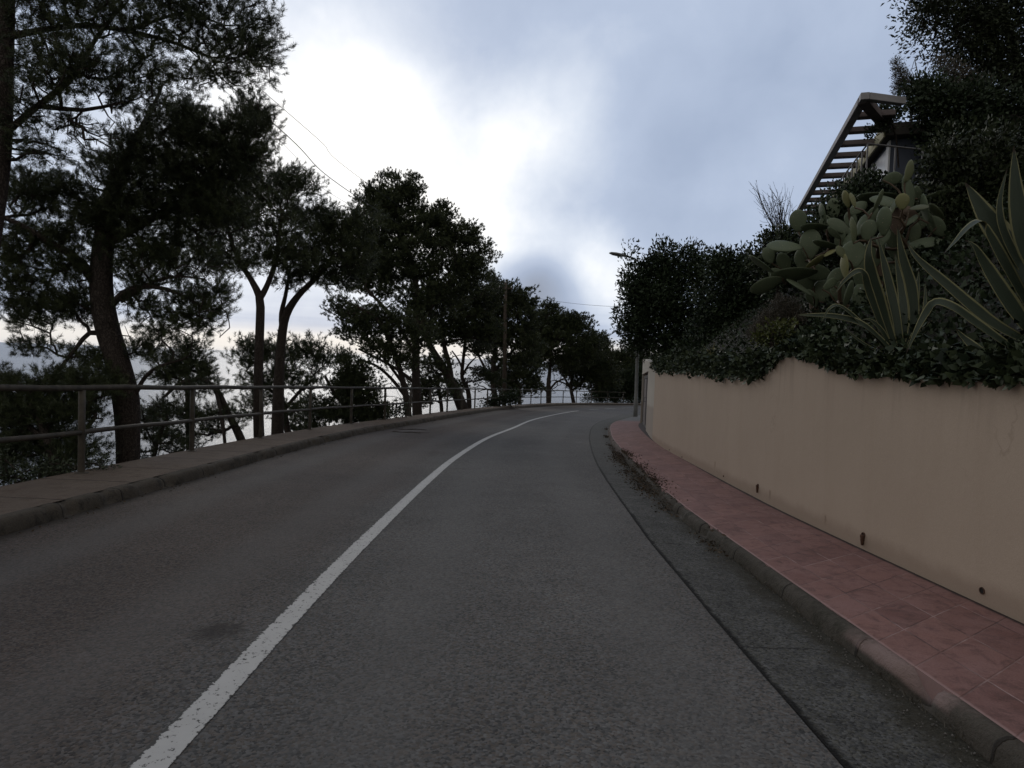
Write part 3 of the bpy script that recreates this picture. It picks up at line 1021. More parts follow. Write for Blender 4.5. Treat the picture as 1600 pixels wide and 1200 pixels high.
def weep(px, py, r, lng, lab, sq=1.0):
    Y, z = on_wall(px, py)
    x = float(c_w(Y))
    mb = MB()
    pts = [(x - lng, Y, z - lng * 0.15), (x + 0.02, Y, z)]
    ang = np.linspace(0, 2 * math.pi, 15)[:-1]
    rings = [(x + 0.02, r), (x - lng, r), (x - lng, r * 0.8), (x - 0.001, r * 0.78)]
    V = []
    for xx_, q in rings:
        for a in ang:
            V.append((xx_, Y + math.cos(a) * q, z + math.sin(a) * q * sq))
    n = 14
    Fc = []
    for i in range(3):
        for j_ in range(n):
            Fc.append((i * n + j_, i * n + (j_ + 1) % n, (i + 1) * n + (j_ + 1) % n, (i + 1) * n + j_))
    p = mk('drain_pipe', np.array(V), Fc, M['rust'], gw, smooth=True)
    V2 = [(x - 0.004, Y + math.cos(a) * r * .79, z + math.sin(a) * r * .79 * sq) for a in ang]  # flat disc, its dark colour painted in for the shaded inside of the pipe
    mk('bore_shade_disc', np.array(V2), [tuple(range(n))], M['dark'], p)
    if lab:
        p['label'] = lab


weep(1535, 923, 0.022, 0.006, 'round black weep hole near the camera')
weep(1350, 836, 0.022, 0.012, 'rusty weep pipe stub')
weep(1185, 758, 0.016, 0.012, None)
weep(1131, 744, 0.012, 0.01, None)
weep(1066, 714, 0.012, 0.01, None)
weep(1046, 703, 0.012, 0.01, None)
# rust-coloured broken downpipes under two of the holes
for px, pyt, pyb, r in ((1350, 836, 852, 0.019), (1185, 758, 770, 0.018)):
    Y, z = on_wall(px, pyt)
    Y2, z2 = on_wall(px, pyb)
    x = float(c_w(Y))
    mb = MB()
    n = 6
    pts = np.array([(x - 0.012, Y + 0.002 * math.sin(i * 2.1), z + (z2 - z) * i / n) for i in range(n + 1)])
    mb.tube(pts, [r * (1 - 0.5 * i / n + 0.1 * (i % 2)) for i in range(n + 1)], 8)
    mb.build('broken_downpipe', M['rust'], gw, True)

top2 = lambda y: np.interp(y, [16.6, 18.5, 20, 24, 27], [wtop(16.6) + 0.02, wtop(16.6) + 0.05, 1.47, 1.56, 1.58])
gt = empty('gate_wall', (float(c_w(19)), 19, 0), 'pale rendered wall stretch holding a grey gate, past the end of the beige wall', 'wall')
V, Fc = wall_mesh(16.602, 20.2, top2, 0.3, 0.2)
mk('pier', V, Fc, M['stucco2'], gt)
V, Fc = wall_mesh(24.9, 27.0, top2, 0.3, 0.2)
mk('pier', V, Fc, M['stucco2'], gt)
V, Fc = wall_mesh(20.2, 24.9, top2, 0.3, 0.2)
V = V.reshape(-1, 8, 3)
V[:, 0, 2] = zr(V[:, 0, 1]) + 2.0
V[:, 7, 2] = zr(V[:, 7, 1]) + 2.0
V[:, 1, 2] = V[:, 0, 2] * .5 + V[:, 2, 2] * .5
V[:, 1:3, 0] += 0.001
mk('lintel', V.reshape(-1, 3), [tuple(f) for f in Fc] + [(i * 8 + 8, i * 8, i * 8 + 7, i * 8 + 15) for i in range(len(V) - 1)], M['stucco2'], gt)
gate = empty('metal_gate', (float(c_w(22.5)), 22.5, float(zr(22.5))), 'grey metal double gate set in the pale wall near the lamp post', 'gate')
a = np.array([float(c_w(20.25)) + 0.1, 20.25, float(zr(20.25))])
b_ = np.array([float(c_w(24.85)) + 0.1, 24.85, float(zr(24.85))])
dd = b_ - a
L = np.linalg.norm(dd)
du = dd / L
dn = np.array([-du[1], du[0], 0.0])
up = np.array([0, 0, 1.0])
for f0, f1 in ((0.0, 0.495), (0.505, 1.0)):
    mb = MB()
    c0 = a + dd * f0
    c1 = a + dd * f1
    ln = np.linalg.norm(c1 - c0)
    for q in (c0 + du * 0.05, c1 - du * 0.05):
        mb.box(q + up * 1.0, du, dn, up, 0.05, 0.03, 0.94, 0.006)
    for h_ in (0.12, 1.88):
        mb.box((c0 + c1) / 2 + up * h_, du, dn, up, ln / 2 - 0.101, 0.028, 0.05)
    leaf = mb.build('gate_leaf', M['gate'], gate)
    mb = MB()
    npk = 9
    for i in range(npk):
        q = c0 + (c1 - c0) * ((i + 0.5) / npk)
        mb.box(q + up * 1.0, du, dn, up, ln / npk / 2 * .93 * .93, 0.010, 0.83)
    mb.build('panel', M['gate2'], leaf)
mb = MB()
q = a + dd * 0.48 - dn * -0.0
mb.tube([q + dn * 0.03 + up * 1.0, q + dn * 0.09 + up * 1.0, q + dn * 0.09 + up * 1.14, q + dn * 0.03 + up * 1.14], 0.012, 6)
mb.build('handle', M['lamp'], gate)

# ------------------------------------------------------------------ railing
rl = empty('railing', (-5.1, 8, float(zr(8)) + 0.13), 'weathered two-rail metal railing on round posts along the seaward pavement', 'railing')


def rp(y, h):
    return np.array([float(c_lo(y)) + 0.13, y, float(zr(y)) + 0.13 + h])


# posts spaced 2.62 m along the curve, one of them at Y = 7.62
ys = np.arange(-11, 63, 0.02)
xs = c_lo(ys) + 0.13
s = np.r_[0, np.cumsum(np.hypot(np.diff(xs), np.diff(ys)))]
s0 = np.interp(7.62, ys, s)
sp_ = np.arange(s0 - 2.62 * 7, s[-1], 2.62)
post_y = np.interp(sp_[sp_ > 0], s, ys)
for y in post_y:
    mb = MB()
    r = 0.038
    mb.tube([rp(y, -0.12), rp(y, 0.0), rp(y, 0.5), rp(y, 1.0)], [r, r, r, r], 12)
    mb.tube([rp(y, -0.01), rp(y, 0.012), rp(y, 0.022)], [0.075, 0.075, 0.045], 12)
    mb.build('post', M['rail'], rl, True)
for h_, r in ((1.03, 0.036), (0.5, 0.030)):
    mb = MB()
    yq = np.r_[np.arange(-11, 62.5, 0.5)]
    mb.tube([rp(y, h_ + 0.006 * math.sin(y * 2.4)) for y in yq], r, 10)
    mb.build('rail', M['rail'], rl, True)


# ------------------------------------------------------------------ trees
def tuft_templates(n_tpl, n_needle, L, wd, stem):
    out = []
    r = np.random.default_rng(11)
    for _ in range(n_tpl):
        t = r.uniform(0, 1, n_needle) ** 0.7
        az = r.uniform(0, 2 * math.pi, n_needle)
        lean = np.radians(r.uniform(30, 100, n_needle)) * (1 - 0.45 * t)
        d = np.stack([np.sin(lean) * np.cos(az), np.sin(lean) * np.sin(az), np.cos(lean)], 1)
        base = np.stack([np.zeros(n_needle), np.zeros(n_needle), (t * stem - stem * 0.6) * 0.55], 1) + r.normal(0, .006, (n_needle, 3))
        ln = L * r.uniform(0.7, 1.15, n_needle)[:, None]
        sd = np.cross(d, r.normal(0, 1, (n_needle, 3)))
        sd /= np.linalg.norm(sd, axis=1)[:, None]
        p0 = base - sd * wd / 2
        p1 = base + sd * wd / 2
        p2 = base + d * ln
        out.append(np.stack([p0, p1, p2], 1).reshape(-1, 3))
    return out


def frames(dirs, r):
    """random rotation taking +Z to each dir"""
    d = dirs / (np.linalg.norm(dirs, axis=1)[:, None] + 1e-9)
    a = r.normal(0, 1, d.shape)
    u = np.cross(a, d)
    u /= np.linalg.norm(u, axis=1)[:, None] + 1e-9
    v = np.cross(d, u)
    return np.stack([u, v, d], 2)          # columns


def place_templates(tpls, pos, dirs, scale, r):
    n = len(pos)
    k = r.integers(0, len(tpls), n)
    R = frames(dirs, r)
    V = []
    T = []
    for j, tp in enumerate(tpls):
        sel = np.where(k == j)[0]
        if not len(sel):
            continue
        vv = np.einsum('nij,mj->nmi', R[sel], tp) * scale[sel][:, None, None] + pos[sel][:, None, :]
        V.append(vv.reshape(-1, 3))
        T.append(np.repeat(r.uniform(0, 1, len(sel)), len(tp)))
    return np.concatenate(V), np.concatenate(T)


def grow(trunks, sites, step, r, tip=0.004, up_pen=0.6, sag=0.0):
    """trunks: list of (pts(k,3), rads(k)) ; returns paths [(pts, rads)] and tip directions"""
    pos, par, pl, fr = [], [], [], []
    for pts, rd in trunks:
        q = spline(np.c_[pts, rd], step * 0.7)
        for i, p in enumerate(q):
            if i == 0:
                if pos:
                    dd_ = [np.linalg.norm(np.array(z) - p[:3]) for z in pos]
                    par.append(int(np.argmin(dd_)))
                else:
                    par.append(-1)
            else:
                par.append(len(pos) - 1)
            pos.append(p[:3])
            fr.append(max(p[3], 0.006))
            pl.append(0.0)
    ntr = len(pos)
    cap = ntr + len(sites) * 60 + 10
    PA = np.zeros((cap, 3))
    PA[:ntr] = np.array(pos)
    PLn = np.zeros(cap)
    # avoid attaching limbs to the lowest part of the trunk
    zmin = min(p[2] for p in pos)
    zmax = max(p[2] for p in pos)
    for i in range(ntr):
        PLn[i] = 0.0
    n = ntr
    dist0 = np.array([np.min(np.linalg.norm(PA[:ntr] - s_, axis=1)) for s_ in sites])
    tipn = []
    tdir = []
    for si in np.argsort(dist0):
        s_ = sites[si]
        D = np.linalg.norm(PA[:n] - s_, axis=1)
        cost = D + 0.30 * PLn[:n] + up_pen * np.maximum(0, PA[:n, 2] - s_[2] + 0.15 * D)
        k_ = int(np.argmin(cost))
        d = D[k_]
        m = max(1, int(math.ceil(d / step)))
        p0 = PA[k_].copy()
        pd = p0 - PA[par[k_]] if par[k_] >= 0 else np.array([0, 0, 1.0])
        pd = pd / (np.linalg.norm(pd) + 1e-9)
        dr = (s_ - p0) / (d + 1e-9)
        ctrl = p0 + d * 0.5 * (0.45 * pd + 0.75 * dr) + np.array([0, 0, -sag * d * 0.3]) + r.normal(0, 0.06 * d, 3)
        prev = k_
        for i in range(1, m + 1):
            t = i / m
            q = (1 - t) ** 2 * p0 + 2 * t * (1 - t) * ctrl + t * t * s_
            if i < m:
                q = q + r.normal(0, step * 0.07, 3)
            PA[n] = q
            par.append(prev)
            PLn[n] = PLn[prev] + d / m
            fr.append(0)
            prev = n
            n += 1
        tipn.append(prev)
        tdir.append(PA[prev] - PA[par[prev]])
    PA = PA[:n]
    par = np.array(par)
    cnt = np.zeros(n)
    cnt[tipn] += 1
    for i in range(n - 1, ntr - 1, -1):
        cnt[par[i]] += cnt[i]
    rad = tip * np.maximum(cnt, 1) ** 0.47
    fr = np.array(fr)
    rad[:ntr] = fr[:ntr]
    for i in range(ntr, n):
        rad[i] = min(rad[i], rad[par[i]] * (0.62 if par[i] < ntr else 1.0))
    # paths
    ch = [[] for _ in range(n)]
    for i in range(n):
        if par[i] >= 0:
            ch[par[i]].append(i)
    starts = [(-1, i) for i in range(n) if par[i] < 0]
    paths = []
    while starts:
        pr, i = starts.pop()
        path = [pr] if pr >= 0 else []
        while True:
            path.append(i)
            if not ch[i]:
                break
            c_ = sorted(ch[i], key=lambda q: -(1e6 if (i < ntr and q < ntr) else 0) - rad[q])
            for q in c_[1:]:
                starts.append((i, q))
            i = c_[0]
        rr_ = rad[path].copy()
        if pr >= 0:
            rr_[0] = min(rr_[0], rr_[1] * 1.15)
        paths.append((PA[path], rr_))
    return paths, PA[tipn], np.array(tdir)


def wood(paths, rmin=0.0, nbig=12):
    V, Fc, n = [], [], 0
    for p, rd in paths:
        if len(p) < 2 or rd.max() < rmin:
            continue
        k = nbig if rd.max() > 0.08 else (7 if rd.max() > 0.025 else 4)
        if rd.max() > 0.08:
            # some irregularity of big trunks
            pass
        v, f = tube_arr(p, rd, k)
        V.append(v)
        Fc.append(f + n)
        n += len(v)
    return np.concatenate(V), np.concatenate(Fc)


def puff_sites(puffs, n, r, shell=0.55):
    """puffs: list of (centre, radii(3)); samples inside ellipsoids, weighted by size"""
    w_ = np.array([q[1][0] * q[1][2] for q in puffs])
    w_ = w_ / w_.sum()
    k = r.choice(len(puffs), n, p=w_)
    d = r.normal(0, 1, (n, 3))
    d /= np.linalg.norm(d, axis=1)[:, None]
    rad = r.uniform(0, 1, n) ** shell
    rad = rad * (1 + 0.22 * np.sin(d[:, 0] * 7 + k) * np.sin(d[:, 2] * 6 + 2 * k))
    C = np.array([q[0] for q in puffs])[k]
    R = np.array([q[1] for q in puffs])[k]
    return C + d * R * rad[:, None], d, k


TPL_CACHE = {}


def pine(label, base_loc, trunks, puffs, Y, density=1.0, seed=0, tuft=0.10, ntips=None, mat_='needle', group='pine trees on the seaward slope', needles=30, spread=1.0, openness=0.0,
         name='pine_tree', cat='pine tree', depth_k=0.8, tipr=None, bare=None):
    """trunks in photo pixels [(x,y,Y,width_px)...]; puffs [(x,y,rx,ry[,dY])]"""
    r = np.random.default_rng(seed + 100)
    TR = []
    for tr in trunks:
        pts = np.array([P(x, y, yy_) for x, y, yy_, wd in tr])
        rd = np.array([wd * yy_ / F / 2 for x, y, yy_, wd in tr])
        TR.append((pts, rd))
    PF = []
    for q in puffs:
        x, y, rx, ry = q[:4]
        dY = q[4] if len(q) > 4 else 0
        yy_ = Y + dY
        m_ = yy_ / F
        if Y > 13:
            m_ = m_ * 1.07
        PF.append((P(x, y, yy_), np.array([rx * m_, 0.5 * (rx + ry) * m_ * depth_k, ry * m_])))
    area = sum(math.pi * q[1][0] * q[1][2] for q in PF)
    tuft = tuft * (0.85 if Y < 20 else 0.62)
    needles = (44 if Y < 12 else 34) if Y < 20 else 20
    N = int(area * density * 13.0 / (math.pi * tuft ** 2))
    nt = int(1.7 * ntips)
    tips, _, _ = puff_sites(PF, nt, r, 0.40)
    cen = np.array([q[0] for q in PF]) if PF else np.zeros((0, 3))
    step = 0.25 if Y < 20 else (0.4 if Y < 40 else 0.6)
    nlive = len(cen) + len(tips)
    extra = np.zeros((0, 3))
    if bare:                                    # leafless lower limbs
        bx, by, brx, bry, bn = bare
        extra = np.array([P(bx + r.uniform(-1, 1) * brx, by + r.uniform(-1, 1) * bry, Y + r.uniform(-1, 1) * brx * Y / F * .7) for _ in range(bn)])
    paths, tp, td = grow(TR, np.vstack([cen, tips, extra]), step, r, tip=tipr or max(0.0045, 0.00028 * Y))
    if bare:
        dl_ = np.min(np.linalg.norm(tp[:, None] - extra[None], axis=2), axis=1)
        tp, td = tp[dl_ > 0.02], td[dl_ > 0.02]
    base = TR[0][0][0]
    e = empty(name, base, label, cat, group)
    V, Fc = wood(paths)
    mk('trunk', V, Fc, M['bark'], e, smooth=True)
    # tufts gather round the twig ends in small clumps
    k = r.integers(0, len(tp), N)
    off = r.normal(0, 1, (N, 3))
    off /= np.linalg.norm(off, axis=1)[:, None]
    off = off * (r.uniform(0, 1, (N, 1)) ** 0.4) * np.array([1, 1, 0.7]) * tuft * 2.9 * spread
    pos = tp[k] + off
    dirs = td[k] / (np.linalg.norm(td[k], axis=1)[:, None] + 1e-9) * 0.5 + off / (tuft * 2) * 0.5 + np.array([0, 0, 0.55]) + r.normal(0, .35, (N, 3))
    wd = max(0.0048, 0.00062 * Y) if Y < 20 else 0.00080 * Y
    key = (round(tuft, 3), needles, round(wd, 4))
    if key not in TPL_CACHE:
        TPL_CACHE[key] = tuft_templates(12, needles, tuft * 0.85, wd, tuft * (2.6 if Y < 20 else 1.8))
    V, T = place_templates(TPL_CACHE[key], pos, dirs, r.uniform(0.75, 1.25, N), r)
    mk('crown', V, np.arange(len(V)).reshape(-1, 3), M[mat_], e, attr=T)
    return e


# far-left trunk leaning in from outside the frame
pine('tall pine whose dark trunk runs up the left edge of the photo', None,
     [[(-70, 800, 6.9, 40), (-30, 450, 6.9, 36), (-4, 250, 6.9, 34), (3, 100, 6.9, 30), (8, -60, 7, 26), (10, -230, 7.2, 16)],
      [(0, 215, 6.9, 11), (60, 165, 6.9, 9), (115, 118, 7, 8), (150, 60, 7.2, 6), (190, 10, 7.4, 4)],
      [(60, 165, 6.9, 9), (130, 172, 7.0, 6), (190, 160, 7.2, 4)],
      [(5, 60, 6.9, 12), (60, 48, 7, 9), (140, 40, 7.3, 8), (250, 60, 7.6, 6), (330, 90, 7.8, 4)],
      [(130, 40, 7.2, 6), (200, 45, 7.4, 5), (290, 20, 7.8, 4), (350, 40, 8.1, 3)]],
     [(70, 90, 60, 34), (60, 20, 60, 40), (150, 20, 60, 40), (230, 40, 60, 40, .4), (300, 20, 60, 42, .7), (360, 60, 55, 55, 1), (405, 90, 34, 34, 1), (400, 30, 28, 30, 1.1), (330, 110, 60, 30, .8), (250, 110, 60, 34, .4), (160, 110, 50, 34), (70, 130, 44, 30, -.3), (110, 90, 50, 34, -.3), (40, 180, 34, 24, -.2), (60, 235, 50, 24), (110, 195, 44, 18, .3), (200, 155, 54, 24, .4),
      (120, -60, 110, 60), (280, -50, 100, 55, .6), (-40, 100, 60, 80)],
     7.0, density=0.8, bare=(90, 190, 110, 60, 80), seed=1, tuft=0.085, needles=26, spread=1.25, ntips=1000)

pine('big pine with the thickest, dark forking trunk, standing right behind the railing', None,
     [[(200, 770, 9.3, 34), (200, 690, 9.3, 34), (197, 625, 9.3, 38), (182, 560, 9.3, 35), (166, 505, 9.3, 34), (158, 440, 9.3, 32), (165, 360, 9.4, 28), (185, 280, 9.5, 20), (215, 215, 9.6, 12), (240, 165, 9.7, 6), (255, 130, 9.8, 3)],
      [(158, 450, 9.3, 20), (120, 405, 9.2, 14), (80, 380, 9.0, 11), (30, 350, 8.8, 8), (-20, 330, 8.7, 6)],
      [(165, 490, 9.3, 13), (190, 460, 9.3, 10), (220, 448, 9.3, 8), (262, 452, 9.3, 6), (300, 470, 9.4, 4.5), (330, 490, 9.5, 3)],
      [(190, 470, 9.3, 8), (240, 440, 9.3, 6), (280, 432, 9.3, 4), (320, 436, 9.4, 2.5)],
      [(170, 380, 9.4, 14), (240, 340, 9.5, 12), (310, 300, 9.7, 9), (370, 270, 9.8, 6)],
      [(172, 520, 9.3, 10), (140, 520, 9.2, 8), (118, 545, 9.1, 6), (80, 590, 9, 5), (40, 612, 8.9, 4)],
      [(202, 635, 9.3, 9), (226, 590, 9.3, 6), (250, 572, 9.3, 5), (285, 562, 9.4, 3)]],
     [(190, 270, 60, 66), (260, 250, 72, 76), (330, 240, 66, 62, .2), (380, 210, 50, 44, .3), (400, 175, 32, 30, .4), (390, 245, 44, 34, .3), (290, 190, 60, 42, .2), (240, 340, 88, 50), (330, 320, 70, 50, .2), (150, 345, 60, 48), (90, 300, 56, 34), (40, 300, 50, 34, -.3), (60, 370, 60, 40, -.3),
      (110, 420, 44, 34, -.2), (30, 440, 44, 34, -.4), (40, 490, 46, 26, -.4), (90, 475, 34, 26, -.2), (220, 400, 60, 26), (285, 395, 60, 26), (255, 505, 34, 26), (235, 545, 30, 22), (60, 540, 50, 14, -.4), (20, 400, 40, 34, -.4), (130, 480, 30, 26), (215, 440, 30, 20), (225, 470, 40, 18), (270, 430, 40, 16), (140, 560, 34, 20, -.2), (300, 500, 36, 22, .1), (290, 460, 40, 20, .1), (325, 480, 26, 16, .1), (345, 455, 24, 14, .1), (70, 620, 34, 12, -.5), (130, 600, 44, 20, -.3), (170, 590, 30, 18, -.3)],
     9.4, density=1.15, bare=(250, 470, 110, 60, 90), seed=2, tuft=0.095, needles=30, ntips=1000)

pine('slim pine with one straight trunk splitting in a V below its crown', None,
     [[(408, 745, 14.6, 17), (404, 660, 14.6, 16), (404, 580, 14.6, 14), (407, 480, 14.6, 13), (405, 462, 14.6, 12), (393, 438, 14.6, 9), (370, 400, 14.7, 7), (350, 340, 14.8, 5)],
      [(406, 468, 14.6, 10), (420, 440, 14.7, 8), (432, 400, 14.7, 7), (440, 330, 14.8, 5)]],
     [(350, 330, 56, 50), (420, 350, 60, 60), (400, 290, 44, 34), (462, 290, 30, 26, .3), (445, 285, 24, 22, .2), (485, 290, 14, 16, .3), (340, 400, 46, 34), (390, 410, 44, 22), (450, 400, 40, 24), (320, 290, 40, 40), (370, 265, 40, 26)],
     14.7, density=0.95, seed=3, tuft=0.13, ntips=500)

pine('pine whose bent trunk leans right, second from the V-forked one', None,
     [[(432, 745, 15.8, 20), (434, 660, 15.8, 19), (436, 590, 15.8, 16), (440, 530, 15.8, 14), (447, 492, 15.8, 13), (466, 462, 15.8, 10), (490, 438, 15.9, 8), (515, 410, 16, 6)],
      [(441, 520, 15.8, 9), (440, 490, 15.8, 8), (446, 462, 15.8, 6), (452, 430, 15.9, 5)]],
     [(505, 345, 48, 30), (520, 380, 46, 36), (480, 400, 44, 34), (535, 350, 26, 24), (555, 400, 36, 42), (570, 350, 24, 22), (510, 430, 40, 16), (455, 435, 24, 14), (478, 340, 30, 20)],
     15.9, density=0.92, seed=4, tuft=0.13, ntips=420)

pine('tallest mid-distance pine with a broad stepped crown in the centre of the row', None,
     [[(654, 720, 27.5, 17), (652, 650, 27.5, 16), (650, 590, 27.5, 13), (650, 520, 27.5, 11), (652, 460, 27.5, 9), (640, 400, 27.6, 7), (620, 340, 27.7, 5)],
      [(650, 560, 27.5, 7), (630, 520, 27.4, 6), (600, 480, 27.2, 5), (570, 450, 27, 4)],
      [(651, 520, 27.5, 7), (680, 470, 27.5, 6), (710, 430, 27.5, 5), (745, 400, 27.6, 3)],
      [(650, 600, 27.5, 6), (625, 580, 27.4, 5), (590, 560, 27.2, 4), (560, 545, 27, 3)]],
     [(612, 305, 40, 34), (640, 292, 22, 22), (585, 320, 30, 26), (600, 350, 50, 40), (670, 350, 42, 36), (690, 335, 22, 20), (640, 390, 70, 46), (705, 390, 40, 44), (738, 372, 24, 24), (745, 405, 28, 22), (735, 430, 34, 24), (570, 380, 34, 34), (590, 420, 66, 26), (680, 440, 60, 26), (560, 435, 46, 18), (600, 455, 46, 14), (690, 470, 50, 20), (655, 480, 40, 16)],
     27.6, density=1.25, bare=(630, 590, 70, 34, 60), seed=5, tuft=0.19, ntips=620)

pine('pine with low swept branches dipping left, in front of the tallest one', None,
     [[(640, 700, 25.5, 12), (637, 640, 25.5, 11), (628, 590, 25.4, 9), (612, 540, 25.2, 8), (590, 500, 25, 6), (560, 480, 24.8, 4)],
      [(634, 620, 25.5, 6), (610, 590, 25.4, 5), (585, 570, 25.2, 4), (560, 562, 25, 3)],
      [(630, 600, 25.5, 5), (600, 560, 25.4, 4), (575, 535, 25.2, 3)]],
     [(535, 478, 30, 16), (560, 495, 44, 20), (600, 500, 50, 26), (560, 520, 36, 14), (640, 520, 46, 30), (590, 540, 40, 12), (625, 560, 40, 16)],
     25.2, density=1.0, bare=(600, 575, 50, 30, 40), seed=6, tuft=0.17, ntips=300)

pine('leaning pine with a thick slanting trunk pair behind the railing', None,
     [[(738, 690, 34, 18), (722, 636, 34, 18), (706, 600, 34, 15), (690, 570, 34, 12), (672, 540, 34, 9), (655, 500, 34, 7)],
      [(706, 598, 34, 9), (702, 570, 34, 8), (694, 540, 34, 7), (690, 500, 34, 5), (695, 460, 34, 4)],
      [(728, 650, 34, 8), (715, 620, 34, 7), (702, 600, 34.2, 6), (680, 590, 34.4, 4)]],
     [(700, 470, 54, 26), (720, 500, 46, 26), (690, 520, 44, 20), (750, 460, 34, 24), (750, 510, 34, 30), (660, 505, 30, 18)],
     34.2, density=1.1, bare=(710, 580, 44, 30, 50), seed=7, tuft=0.2, ntips=320)

pine('small crooked pine with a snaking thin trunk between the leaning pine and the utility pole', None,
     [[(733, 690, 36.5, 8), (733, 634, 36.5, 8), (731, 610, 36.5, 7), (722, 590, 36.5, 6), (724, 560, 36.5, 5), (726, 530, 36.5, 4), (720, 505, 36.5, 3)],
      [(724, 580, 36.5, 4), (716, 562, 36.5, 3), (706, 548, 36.5, 2)], [(724, 585, 36.5, 4), (732, 570, 36.5, 3), (742, 560, 36.5, 2)]],
     [(715, 600, 20, 12), (745, 585, 20, 12), (745, 540, 26, 16), (725, 520, 24, 12), (770, 590, 18, 10)],
     36.5, density=0.6, seed=8, tuft=0.18, ntips=90)

pine('leafy pine directly behind the utility pole', None,
     [[(776, 690, 42, 9), (774, 632, 42, 9), (770, 590, 42, 8), (775, 540, 42, 7), (785, 490, 42, 5)],
      [(771, 600, 42, 6), (755, 570, 42, 4), (745, 550, 42, 3)], [(772, 580, 42, 6), (800, 550, 42, 4), (815, 530, 42, 3)]],
     [(785, 452, 26, 18), (770, 470, 30, 30), (810, 462, 24, 20), (795, 500, 46, 40), (825, 490, 16, 26), (770, 530, 40, 30), (820, 540, 30, 24), (800, 565, 34, 14), (765, 430, 10, 8)],
     42, density=1.1, bare=(775, 588, 46, 26, 60), seed=9, tuft=0.26, ntips=420)

pine('rounded pine right of the utility pole with boughs fanning from one trunk', None,
     [[(857, 660, 54, 8), (857, 632, 54, 7.5), (857, 600, 54, 7), (860, 570, 54, 5), (862, 530, 54, 4)],
      [(857, 615, 54, 4), (840, 595, 54, 3), (820, 585, 54, 2)], [(857, 612, 54, 4), (868, 598, 54, 3), (885, 590, 54, 2)],
      [(857, 600, 54, 4), (845, 575, 54, 3), (830, 560, 54, 2)]],
     [(862, 492, 24, 18), (850, 510, 34, 30), (885, 505, 24, 24), (905, 500, 16, 14), (870, 540, 50, 30), (905, 530, 28, 26), (925, 545, 20, 20), (835, 560, 24, 16), (890, 565, 30, 12)],
     54, density=1.2, bare=(855, 592, 42, 22, 60), seed=10, tuft=0.33, ntips=380)

pine('pine at the bend with many fine fanned limbs over the railing', None,
     [[(898, 655, 60, 6), (896, 628, 60, 6), (892, 605, 60, 5), (896, 580, 60, 4), (905, 555, 60, 3)],
      [(894, 612, 60, 3.5), (882, 590, 60, 3), (872, 570, 60, 2)], [(895, 610, 60, 3.5), (912, 592, 60, 2.5), (930, 580, 60, 2)],
      [(893, 606, 60, 3), (880, 598, 60, 2.5), (866, 594, 60, 1.6)]],
     [(930, 532, 20, 14), (945, 540, 10, 12), (915, 560, 34, 20), (940, 560, 20, 18), (880, 575, 26, 10), (925, 590, 26, 14), (900, 600, 14, 8), (905, 580, 34, 14), (940, 600, 20, 12), (950, 585, 24, 16)],
     60, density=1.1, bare=(890, 596, 48, 20, 60), seed=11, tuft=0.36, ntips=260)

pine('small dark pine at the bend, nearest the foot of the street lamp', None,
     [[(962, 650, 68, 5), (962, 628, 68, 5), (966, 605, 68, 4), (975, 585, 68, 3)],
      [(963, 612, 68, 3), (948, 598, 68, 2.5), (935, 592, 68, 2)], [(964, 608, 68, 3), (985, 594, 68, 2.5), (998, 588, 68, 2)]],
     [(970, 556, 18, 14), (955, 570, 24, 18), (985, 570, 30, 22), (1010, 570, 24, 20), (965, 585, 30, 12), (930, 575, 20, 14), (1000, 545, 18, 14)],
     68, density=1.3, bare=(965, 600, 40, 14, 40), seed=12, tuft=0.4, ntips=260)

# lower pines on the slope, seen through the railing
pine('small round-topped pine below the road, seen just over the top rail', None,
     [[(300, 760, 13.5, 14), (296, 680, 13.5, 11), (294, 620, 13.5, 9), (292, 580, 13.5, 6), (290, 550, 13.5, 4)]],
     [(292, 548, 30, 22), (300, 572, 36, 22), (270, 580, 30, 18), (325, 585, 18, 14), (258, 590, 14, 8)],
     13.5, density=1.1, seed=13, tuft=0.11, ntips=200)

pine('leaning pine with a bare grey slanted limb, under the round-topped one', None,
     [[(402, 760, 13, 15), (378, 690, 13, 13), (356, 645, 13, 10), (338, 608, 13.1, 8), (312, 593, 13.2, 7), (280, 600, 13.2, 6), (255, 622, 13.2, 4)],
      [(338, 612, 13, 6), (346, 650, 12.8, 6), (352, 700, 12.6, 5), (354, 750, 12.5, 5)]],
     [(270, 640, 34, 16), (310, 605, 40, 14), (345, 640, 20, 12), (310, 650, 36, 14), (330, 670, 34, 12), (280, 680, 34, 14), (245, 660, 16, 20), (370, 650, 14, 12), (230, 640, 12, 12)],
     13, density=1.1, seed=14, tuft=0.11, ntips=240)

pine('low bushy pine with a flat wide crown behind the two slim trunks', None,
     [[(455, 760, 18, 12), (450, 680, 18, 10), (440, 620, 18, 8), (436, 580, 18, 6)],
      [(444, 640, 18, 6), (470, 610, 18, 5), (492, 590, 18, 3)], [(442, 625, 18, 6), (410, 600, 18, 4), (385, 580, 18, 3)]],
     [(400, 545, 34, 18), (440, 550, 36, 22), (480, 548, 34, 20), (500, 560, 16, 18), (385, 560, 22, 14), (400, 590, 28, 20), (460, 590, 40, 22), (410, 620, 30, 16), (395, 640, 16, 16), (460, 640, 26, 18)],
     18, density=0.95, seed=15, tuft=0.14, ntips=330)

pine('stubby dark pine filling the gap under the swept boughs', None,
     [[(545, 730, 21, 14), (543, 670, 21, 12), (545, 610, 21, 9), (542, 570, 21, 6)],
      [(543, 640, 21, 7), (520, 610, 21, 6), (508, 588, 21, 4)]],
     [(535, 562, 16, 14), (555, 580, 24, 20), (540, 600, 30, 24), (570, 610, 30, 28), (550, 640, 50, 26), (500, 640, 36, 20), (580, 645, 30, 20), (480, 665, 40, 14)],
     21, density=1.3, seed=16, tuft=0.15, ntips=330)

